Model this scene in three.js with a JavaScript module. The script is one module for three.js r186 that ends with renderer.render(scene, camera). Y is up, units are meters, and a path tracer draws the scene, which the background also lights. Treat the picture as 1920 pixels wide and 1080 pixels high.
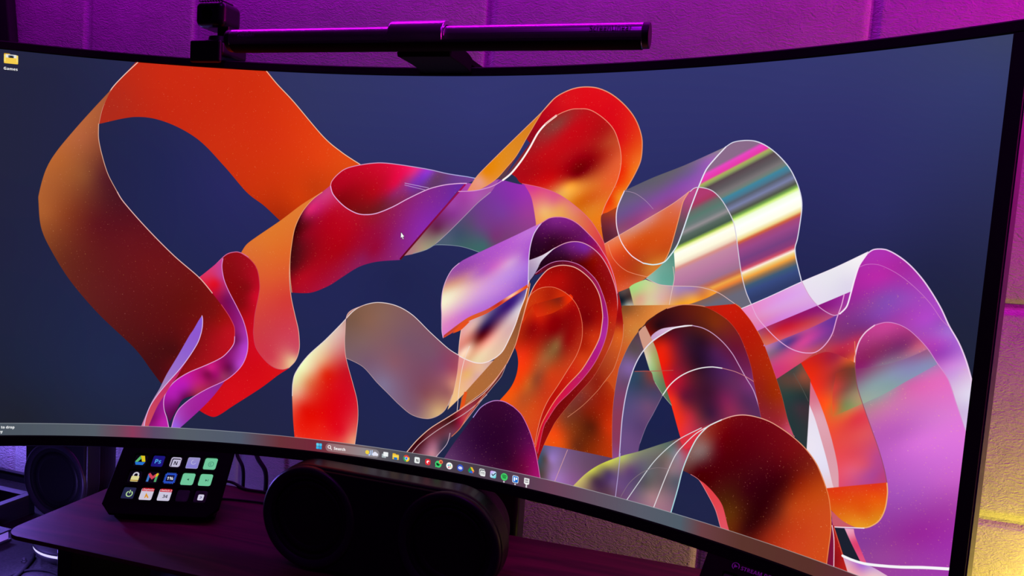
import * as THREE from 'three';
import { RoundedBoxGeometry } from 'three/addons/geometries/RoundedBoxGeometry.js';
import { TextGeometry } from 'three/addons/geometries/TextGeometry.js';
import { FontLoader } from 'three/addons/loaders/FontLoader.js';
import { RectAreaLightUniformsLib } from 'three/addons/lights/RectAreaLightUniformsLib.js';
import { mergeGeometries, toCreasedNormals } from 'three/addons/utils/BufferGeometryUtils.js';

// ------------------------------------------------------------------ camera, light, exposure
const scene = new THREE.Scene();
scene.background = new THREE.Color(0x000000);
const Y0 = 1.155;                                   // height of the middle of the screen above the floor
const camera = new THREE.PerspectiveCamera(43.02, 1920 / 1080, 0.02, 30);
camera.position.set(0.2827, 0.0529 + Y0, 0.6558);
camera.rotation.order = 'YXZ';
camera.rotation.set(-0.0838, 0.2969, 0.066);
const renderer = new THREE.WebGLRenderer();
renderer.toneMapping = THREE.LinearToneMapping;
renderer.toneMappingExposure = 1.0;
renderer.shadowMap.enabled = true;
RectAreaLightUniformsLib.init();

// coloured lamps that wash the wall, all of them out of sight: a violet tube over the monitor and three smart bulbs
const tubeLamp = { x0: -0.95, x1: 0.78, y: 0.7, z: -0.12, color: [0.66, 0.003, 1.0], power: 43 };
const bulbs = [
  { at: [0.95, 0.36, 0.0], color: [1.0, 0.006, 0.6], power: 0.64, hang: 'wall', name: 'magenta' },
  { at: [0.72, -0.35, -0.12], color: [1.0, 0.74, 0.09], power: 0.25, hang: 'desk', name: 'yellow', shade: [0.019, 0.042] },
  { at: [0.15, 1.08, 0.75], color: [0.5, 0.0, 1.0], power: 0.5, hang: 'ceiling', name: 'purple' },
  { at: [-0.87, -0.2, -0.165], color: [0.23, 0.15, 1.0], power: 0.62, hang: 'desk', name: 'blue', shade: [0.052, 0.028] },
];

// ------------------------------------------------------------------ helpers
let seed = 7;
const rnd = () => { seed = (seed * 1664525 + 1013904223) >>> 0; return seed / 4294967296; };
const V = (x, y, z) => new THREE.Vector3(x, y, z);
const taken = new Map();
function numbered(name) { const n = taken.get(name) ?? 0; taken.set(name, n + 1); return n ? name + '_' + String(n).padStart(3, '0') : name; }
function thing(name, label, category, [x, y, z], group) {
  const g = new THREE.Group();
  g.name = numbered(name); g.position.set(x, y + Y0, z); g.userData = { label, category };
  if (group) g.userData.group = group;
  scene.add(g);
  return g;
}
function solid(m) { m.castShadow = true; m.receiveShadow = true; return m; }
// part(): geometry given in room axes relative to the screen's middle; it is moved into its thing's axes
function part(parent, name, geo, mat, label) {
  let o = parent; const p = V(0, 0, 0);
  while (o && o !== scene) { p.add(o.position); o = o.parent; }
  geo.translate(-p.x, Y0 - p.y, -p.z);
  return local(parent, name, geo, mat, label);
}
function local(parent, name, geo, mat, label) {
  const m = solid(new THREE.Mesh(geo, mat));
  m.name = name; if (label) m.userData.label = label;
  parent.add(m);
  return m;
}
function structure(name, geo, mat) {
  geo.translate(0, Y0, 0);
  const m = solid(new THREE.Mesh(geo, mat)); m.name = name; m.userData.kind = 'structure'; scene.add(m); return m;
}
function bx(x0, x1, y0, y1, z0, z1, r = 0, seg = 2) {
  const w = x1 - x0, h = y1 - y0, d = z1 - z0;
  const g = r ? new RoundedBoxGeometry(w, h, d, seg, Math.min(r, w / 2.01, h / 2.01, d / 2.01)) : new THREE.BoxGeometry(w, h, d);
  return g.translate((x0 + x1) / 2, (y0 + y1) / 2, (z0 + z1) / 2);
}
function metreUV(g, ox = 0, oy = 0, k = 1) {                       // uv in metres, from the axis each face looks along
  const p = g.attributes.position, n = g.attributes.normal, uv = new Float32Array(p.count * 2);
  for (let i = 0; i < p.count; i++) {
    const ax = Math.abs(n.getX(i)), ay = Math.abs(n.getY(i)), az = Math.abs(n.getZ(i));
    const [a, b] = az >= ax && az >= ay ? [p.getX(i), p.getY(i)] : ay >= ax ? [p.getX(i), p.getZ(i)] : [p.getZ(i), p.getY(i)];
    uv[2 * i] = a * k + ox; uv[2 * i + 1] = b * k + oy;
  }
  g.setAttribute('uv', new THREE.BufferAttribute(uv, 2));
  return g;
}
function tube(pts, r, seg = 40, rs = 8) { return new THREE.TubeGeometry(new THREE.CatmullRomCurve3(pts.map((p) => V(...p))), seg, r, rs); }
// periodic value noise
function makeNoise(period, s, py = period) {
  seed = s; const t = new Float32Array(period * py); for (let i = 0; i < t.length; i++) t[i] = rnd();
  return (x, y) => {
    const x0 = Math.floor(x), y0 = Math.floor(y), fx = x - x0, fy = y - y0, u = fx * fx * (3 - 2 * fx), v = fy * fy * (3 - 2 * fy);
    const w = (a, p) => ((a % p) + p) % p, xa = w(x0, period), xb = w(x0 + 1, period), ya = w(y0, py) * period, yb = w(y0 + 1, py) * period;
    return (t[ya + xa] * (1 - u) + t[ya + xb] * u) * (1 - v) + (t[yb + xa] * (1 - u) + t[yb + xb] * u) * v;
  };
}
function dataTexture(size, f, srgb = false, ch = 4) {
  const d = new Uint8Array(size * size * 4);
  for (let y = 0; y < size; y++) for (let x = 0; x < size; x++) {
    const c = f(x / size, y / size), i = (y * size + x) * 4;
    if (Array.isArray(c)) { d[i] = c[0]; d[i + 1] = c[1]; d[i + 2] = c[2]; } else d[i] = d[i + 1] = d[i + 2] = c;
    d[i + 3] = 255;
  }
  const t = new THREE.DataTexture(d, size, size);
  t.wrapS = t.wrapT = THREE.RepeatWrapping; t.magFilter = THREE.LinearFilter; t.minFilter = THREE.LinearMipmapLinearFilter; t.generateMipmaps = true;
  if (srgb) t.colorSpace = THREE.SRGBColorSpace;
  t.needsUpdate = true;
  return t;
}
const clamp = (v, a = 0, b = 255) => Math.min(b, Math.max(a, v));
const std = (o) => new THREE.MeshStandardMaterial(o);

// ------------------------------------------------------------------ surfaces
// rough emulsion paint on blockwork: short wavy wrinkles a few millimetres long, pits here and there; the tile is 0.26 m
const nA = makeNoise(64, 11), nB = makeNoise(128, 12), nC = makeNoise(256, 13), nD = makeNoise(16, 14), nE = makeNoise(48, 15, 120), nF = makeNoise(96, 16, 240);
const paintBump = dataTexture(1024, (u, v) => {
  const wx = (nD(u * 16, v * 16) - 0.5) * 3, wy = (nD(u * 16 + 5, v * 16 + 9) - 0.5) * 5 + (nA(u * 64, v * 64) - 0.5) * 1.2;
  const a = nE(u * 48 + wx, v * 120 + wy), b = nF(u * 96 + wx, v * 240 + wy), c = nC(u * 256, v * 256);
  let h = 0.5 * a + 0.36 * b + 0.24 * c + 0.25 * nD(u * 16 + 3, v * 16);
  const pit = nB(u * 128 + 7, v * 128 + 41); if (pit > 0.985) h -= (pit - 0.985) * 30;
  return clamp(h * 190);
});
const paintTone = dataTexture(512, (u, v) => { const k = 214 + (nA(u * 64, v * 64) - 0.5) * 12 + (nD(u * 16, v * 16) - 0.5) * 10; return [k, k * 0.995, k * 0.975]; }, true);
const tile = (t, m) => { const c = t.clone(); c.repeat.set(1 / m, 1 / m); c.needsUpdate = true; return c; };
const blockPaint = std({ map: tile(paintTone, 0.9), bumpMap: tile(paintBump, 0.17), bumpScale: 0.001, roughness: 0.62 });
const plaster = std({ color: 0x4a4846, roughness: 0.9 });
const carpet = std({ color: 0x2a2a2c, roughness: 1 });
const nW = makeNoise(256, 21), nX = makeNoise(32, 22);
// brown wood, grain along u; the tile is 0.8 m
const woodTone = dataTexture(1024, (u, v) => {
  const warp = (nX(u * 4, v * 32) - 0.5) * 1.6, g = nW(u * 6 + warp, v * 128 + warp * 3), f = nW(u * 16, v * 256), s = nX(u * 2, v * 16);
  const k = 0.62 + 0.32 * g + 0.16 * (f - 0.5) + 0.2 * (s - 0.5);
  return [clamp(112 * k), clamp(44 * k), clamp(54 * k)];
}, true);
const wood = std({ map: tile(woodTone, 0.8), roughness: 0.55 });
const deskTone = dataTexture(512, (u, v) => { const k = 23 + (nW(u * 256, v * 256) - 0.5) * 22 + (nX(u * 32, v * 32) - 0.5) * 6; return [k, k, k]; }, true);
const deskPaint = new THREE.MeshPhysicalMaterial({ map: tile(deskTone, 0.35), roughness: 0.8, specularIntensity: 0.3 });
const black = std({ color: 0x0b0b0d, roughness: 0.45 });
const blackMatt = std({ color: 0x0a0a0b, roughness: 0.8 });
const blackSatin = std({ color: 0x141418, roughness: 0.32 });
const graphite = std({ color: 0x0f0f13, roughness: 0.62 });
const alloy = std({ color: 0x232228, roughness: 0.38, metalness: 0.6 });
const gloss = std({ color: 0xd6d0dc, roughness: 0.26, metalness: 1 });
const shell = std({ color: 0x4a4858, roughness: 0.28 });
const inky = new THREE.MeshPhysicalMaterial({ color: 0x040405, roughness: 0.85, specularIntensity: 0.3 });
const rubber = std({ color: 0x070708, roughness: 0.7 });
const letterGrey = std({ color: 0x45414b, roughness: 0.6 });

// ------------------------------------------------------------------ the room
const wallZ = -0.235, floorY = -Y0, roofY = 2.4 - Y0, roomL = -1.95, roomR = 2.15, roomF = 2.7;
structure('floor', bx(roomL - 0.1, roomR + 0.1, floorY - 0.12, floorY, wallZ - 0.25, roomF + 0.1), carpet);
structure('ceiling', bx(roomL - 0.1, roomR + 0.1, roofY, roofY + 0.12, wallZ - 0.25, roomF + 0.1), plaster);
structure('wall_left', bx(roomL - 0.1, roomL, floorY, roofY, wallZ, roomF), plaster);
structure('wall_right', bx(roomR, roomR + 0.1, floorY, roofY, wallZ, roomF), plaster);
structure('wall_front', bx(roomL - 0.1, roomR + 0.1, floorY, roofY, roomF, roomF + 0.1), plaster);
function blockShape(w, h, v) {                                     // front face of a block with softly rolled, painted-over edges, and its sides
  const rings = [[0, -0.04], [0, -0.0045], [0.0022, -0.0034], [0.0045, -0.0017], [0.0072, -0.0005], [0.0105, 0]], pos = [], idx = [];
  for (const [e, z] of rings) for (const [x, y] of [[-1, -1], [1, -1], [1, 1], [-1, 1]]) pos.push(x * (w / 2 - e), y * (h / 2 - e), z);
  for (let r = 0; r + 1 < rings.length; r++) for (let k = 0; k < 4; k++) { const a = r * 4 + k, b = r * 4 + (k + 1) % 4; idx.push(a, b, b + 4, a, b + 4, a + 4); }
  const l = (rings.length - 1) * 4; idx.push(l, l + 1, l + 2, l, l + 2, l + 3);
  const p = new THREE.BufferGeometry(); p.setAttribute('position', new THREE.Float32BufferAttribute(pos, 3)); p.setIndex(idx);
  const g = toCreasedNormals(p, 0.42), q = g.attributes.position, uv = new Float32Array(q.count * 2);
  for (let i = 0; i < q.count; i++) { uv[2 * i] = q.getX(i) + v * 0.137; uv[2 * i + 1] = q.getY(i) + v * 0.211; }
  g.setAttribute('uv', new THREE.BufferAttribute(uv, 2));
  return g;
}
const wallBack = new THREE.Group(); wallBack.name = 'wall_back'; wallBack.userData.kind = 'structure'; wallBack.position.set(0, Y0, 0); scene.add(wallBack);
local(wallBack, 'mortar', metreUV(bx(roomL - 0.1, roomR + 0.1, floorY, roofY, wallZ - 0.2, wallZ - 0.0042)), blockPaint);
{
  const pitch = 0.2305, joint0 = 0.003, shape = new Map();
  const special = { 1: [-0.69, -0.49, -0.043], '-2': [-0.389, -0.175] };
  for (let k = -5; k <= 5; k++) {
    const y0 = Math.max(joint0 + k * pitch, floorY), y1 = Math.min(joint0 + (k + 1) * pitch, roofY);
    const given = special[k] ?? [((k % 2) + 2) % 2 ? -0.043 : 0.18], js = [...given];
    let x = given[0]; while (x > roomL) { x -= 0.4425; js.push(x); }
    x = given[given.length - 1]; while (x < roomR) { x += 0.4425; js.push(x); }
    js.sort((a, b) => a - b);
    for (let i = 0; i + 1 < js.length; i++) {
      const x0 = Math.max(js[i], roomL), x1 = Math.min(js[i + 1], roomR), w = x1 - x0 - 0.002, h = y1 - y0 - 0.002, v = Math.floor(rnd() * 6);
      if (w < 0.03 || h < 0.03) continue;
      const key = w.toFixed(3) + h.toFixed(3) + v;
      if (!shape.has(key)) shape.set(key, blockShape(w, h, v));
      const b = local(wallBack, 'block', shape.get(key), blockPaint);
      b.position.set((x0 + x1) / 2, (y0 + y1) / 2, wallZ + (rnd() - 0.5) * 0.0014);
      b.rotation.y = (rnd() - 0.5) * 0.008; b.rotation.x = (rnd() - 0.5) * 0.006;
    }
  }
}

// ------------------------------------------------------------------ desk, shelf, lamps
const deskY = -0.415, shelfY = -0.302;
{
  const t = thing('desk', 'dark speckled desk top under the wooden shelf', 'desk', [0, floorY, 0.12]);
  part(t, 'desk_top', metreUV(bx(-1.35, 1.3, deskY - 0.03, deskY, wallZ + 0.006, 0.5, 0.003)), deskPaint);
  for (const [x, z] of [[-1.3, -0.18], [1.25, -0.18], [-1.3, 0.45], [1.25, 0.45]]) part(t, 'leg', bx(x - 0.025, x + 0.025, floorY, deskY - 0.03, z - 0.025, z + 0.025, 0.004), black);
}
{
  const t = thing('desk_shelf', 'brown wooden desk shelf carrying the keypads and the sideways speaker', 'shelf', [-0.43, deskY, 0.1]);
  t.rotation.y = 0.04;
  const L = 1.0, D = 0.2115, T = 0.016, e = 0.0045;                  // thin square edge, then a wide undercut below it
  const ring = (inset, r, y) => { const o = [], cs = [[r, -r, Math.PI / 2], [L - r, -r, 0], [L - r, -D + r, -Math.PI / 2], [r, -D + r, Math.PI]], q = inset; for (const [i, [cx, cz, a0]] of cs.entries()) for (let k = 0; k <= 8; k++) { const a = [Math.PI, Math.PI / 2, 0, -Math.PI / 2][i] - k / 8 * Math.PI / 2, rr = Math.max(r - q, 0.001); o.push([Math.min(Math.max(cx + (r > q ? 0 : (cx < L / 2 ? q - r : r - q)) + Math.cos(a) * rr, q), L - q), y, Math.min(Math.max(cz + (r > q ? 0 : (cz > -D / 2 ? r - q : q - r)) + Math.sin(a) * rr, -D + q), -q)]); } return o; };
  const yT = shelfY - deskY, rings = [ring(0, 0.022, yT), ring(0, 0.022, yT - e), ring(0.04, 0.022, yT - T)], n = rings[0].length, pos = rings.flat(2), idx = [];
  for (let r = 0; r < 2; r++) for (let k = 0; k < n; k++) { const a = r * n + k, b = r * n + (k + 1) % n; idx.push(a, b + n, b, a, a + n, b + n); }
  for (let k = 1; k + 1 < n; k++) idx.push(0, k, k + 1, 2 * n, 2 * n + k + 1, 2 * n + k);
  let bg = new THREE.BufferGeometry(); bg.setAttribute('position', new THREE.Float32BufferAttribute(pos, 3)); bg.setIndex(idx); bg = toCreasedNormals(bg, 0.4);
  local(t, 'board', metreUV(bg), wood);
  for (const x of [0.026, L - 0.026 - 0.02]) local(t, 'leg', bx(x, x + 0.02, 0, shelfY - deskY - 0.0165, -D + 0.045, -0.045, 0.002), black);
}
{
  const t = thing('cable_trunking', 'slim trunking strip running along the desk at the wall', 'trunking', [-0.9, deskY, -0.222]);
  part(t, 'channel', bx(-1.34, -0.7, deskY, deskY + 0.013, wallZ + 0.007, -0.2215, 0.0006), graphite);
  part(t, 'cover', bx(-1.34, -0.7, deskY + 0.013, deskY + 0.0155, wallZ + 0.007, -0.2205, 0.0008), graphite);
}
function bulbLamp(b) {
  const [x, y, z] = b.at, col = new THREE.Color().setRGB(...b.color), onDesk = b.hang === 'desk', above = b.hang === 'ceiling';
  const where = { purple: 'purple smart bulb hanging from the ceiling in front of the desk', magenta: 'magenta smart bulb on a wall bracket up on the right', yellow: 'yellow glowing bulb lamp on the desk at the right', blue: 'blue violet glowing bulb lamp on the desk at the left' }[b.name];
  const t = thing('bulb_lamp', where, 'lamp', onDesk ? [x, deskY, z] : above ? [x, roofY, z] : [x, y + 0.05, wallZ + 0.02]);
  if (onDesk) { part(t, 'base', new THREE.CylinderGeometry(0.028, 0.03, 0.012, 32).translate(x, deskY + 0.006, z), black); part(t, 'socket', new THREE.CylinderGeometry(0.014, 0.016, y - 0.02 - deskY - 0.012, 24).translate(x, (y - 0.02 + deskY + 0.012) / 2, z), black); }
  else if (above) { part(t, 'socket', new THREE.CylinderGeometry(0.014, 0.016, 0.03, 24).translate(x, y + 0.033, z), black); part(t, 'flex', new THREE.CylinderGeometry(0.003, 0.003, roofY - y - 0.048, 12).translate(x, (roofY + y + 0.048) / 2, z), black); }
  else {
    part(t, 'bracket', bx(x - 0.02, x + 0.02, y + 0.03, y + 0.07, wallZ + 0.0015, wallZ + 0.011, 0.003), black);
    part(t, 'arm', tube([[x, y + 0.05, wallZ + 0.01], [x, y + 0.05, z - 0.03], [x, y + 0.045, z]], 0.006), black);
    part(t, 'socket', new THREE.CylinderGeometry(0.014, 0.016, 0.03, 24).translate(x, y + 0.033, z), black);
  }
  if (b.shade) part(t, 'shade', new THREE.LatheGeometry([[0.006, b.shade[1] + 0.006], [b.shade[0], b.shade[1]], [b.shade[0], b.shade[1] - 0.002], [0.006, b.shade[1] + 0.003]].map((p) => new THREE.Vector2(...p)), 40).translate(x, y, z), std({ color: 0x0b0b0d, roughness: 0.6, side: THREE.DoubleSide })); 
  if (b.shade) part(t, 'stem', new THREE.CylinderGeometry(0.0065, 0.0065, b.shade[1] - 0.018, 16).translate(x, y + 0.02 + (b.shade[1] - 0.018) / 2, z), black);
  const prof = [[0.0005, -0.024], [0.012, -0.021], [0.0205, -0.012], [0.024, 0], [0.0215, 0.011], [0.014, 0.02], [0.012, 0.026]].map(([r, h]) => new THREE.Vector2(r, onDesk ? -h : h));
  const glow = std({ color: 0x222222, emissive: col, emissiveIntensity: 3, roughness: 0.5, side: THREE.DoubleSide });
  part(t, 'light_bulb', new THREE.LatheGeometry(prof, 32).translate(x, y, z), glow, 'glowing frosted bulb');
  const l = new THREE.PointLight(col, b.power, 0, 2); l.name = 'bulb_light';
  l.position.set(x - t.position.x, y + Y0 - t.position.y, z - t.position.z); l.castShadow = true; l.shadow.radius = 1.0;
  t.add(l);
}
bulbs.forEach(bulbLamp);
{
  const { x0, x1, y, z, color, power } = tubeLamp, col = new THREE.Color().setRGB(...color);
  const t = thing('tube_lamp', 'long violet glowing tube lamp on the wall above the monitor', 'lamp', [(x0 + x1) / 2, y + 0.02, wallZ + 0.02]);
  part(t, 'housing', bx(x0, x1, y + 0.006, y + 0.03, z - 0.014, z + 0.014, 0.003), black);
  for (const x of [x0 + 0.2, x1 - 0.2]) part(t, 'bracket', bx(x - 0.012, x + 0.012, y + 0.01, y + 0.026, wallZ + 0.0015, z - 0.012), black);
  part(t, 'light_tube', new THREE.CapsuleGeometry(0.008, x1 - x0 - 0.04, 6, 20).rotateZ(Math.PI / 2).translate((x0 + x1) / 2, y, z), std({ color: 0x222222, emissive: col, emissiveIntensity: 2, roughness: 0.5 }), 'glowing violet tube');
  const l = new THREE.RectAreaLight(col, power, x1 - x0 - 0.04, 0.016); l.name = 'tube_light';
  l.position.set((x0 + x1) / 2 - t.position.x, y - 0.0085 + Y0 - t.position.y, z - t.position.z); l.rotation.x = -Math.PI / 2; t.add(l);   // shines straight down
}

// ------------------------------------------------------------------ the monitor
const R = 0.7979, W = 0.9138, H = 0.3825;
function curvedGrid(s0, s1, y0, y1, off, nu, uvf) {                // a sheet bent about the screen's axis; off > 0 lies behind the screen
  const pos = [], nor = [], uv = [], idx = [];
  for (let j = 0; j <= 1; j++) for (let i = 0; i <= nu; i++) {
    const s = s0 + (s1 - s0) * i / nu, a = s / R, y = j ? y1 : y0, r = R + off;
    pos.push(r * Math.sin(a), y, R - r * Math.cos(a)); nor.push(-Math.sin(a), 0, Math.cos(a)); uv.push(...uvf(s, y));
  }
  for (let i = 0; i < nu; i++) { const a = i, b = i + 1, c = i + nu + 1, d = c + 1; idx.push(a, b, d, a, d, c); }
  const g = new THREE.BufferGeometry();
  g.setAttribute('position', new THREE.Float32BufferAttribute(pos, 3)); g.setAttribute('normal', new THREE.Float32BufferAttribute(nor, 3)); g.setAttribute('uv', new THREE.Float32BufferAttribute(uv, 2)); g.setIndex(idx);
  return g;
}
function curvedBox(s0, s1, y0, y1, o0, o1, r = 0.001, nu = 96) {   // a bar bent the same way, edges eased by r: cross-section swept along the arc
  const prof = [[o0 + r, y0], [o1 - r, y0], [o1, y0 + r], [o1, y1 - r], [o1 - r, y1], [o0 + r, y1], [o0, y1 - r], [o0, y0 + r]];
  const pos = [], idx = [], n = prof.length, P = (s, [o, y]) => { const a = s / R, q = R + o; pos.push(q * Math.sin(a), y, R - q * Math.cos(a)); };
  for (let i = 0; i <= nu; i++) for (const p of prof) P(s0 + (s1 - s0) * i / nu, p);
  for (let i = 0; i < nu; i++) for (let k = 0; k < n; k++) { const a = i * n + k, b = i * n + (k + 1) % n, c = a + n, d = b + n; idx.push(a, b, d, a, d, c); }
  for (let k = 1; k + 1 < n; k++) { idx.push(0, k + 1, k, nu * n, nu * n + k, nu * n + k + 1); }
  let g = new THREE.BufferGeometry(); g.setAttribute('position', new THREE.Float32BufferAttribute(pos, 3)); g.setIndex(idx);
  g = g.toNonIndexed(); g.computeVertexNormals(); g.setAttribute('uv', new THREE.Float32BufferAttribute(new Float32Array(g.attributes.position.count * 2), 2));
  return g;
}
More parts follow.
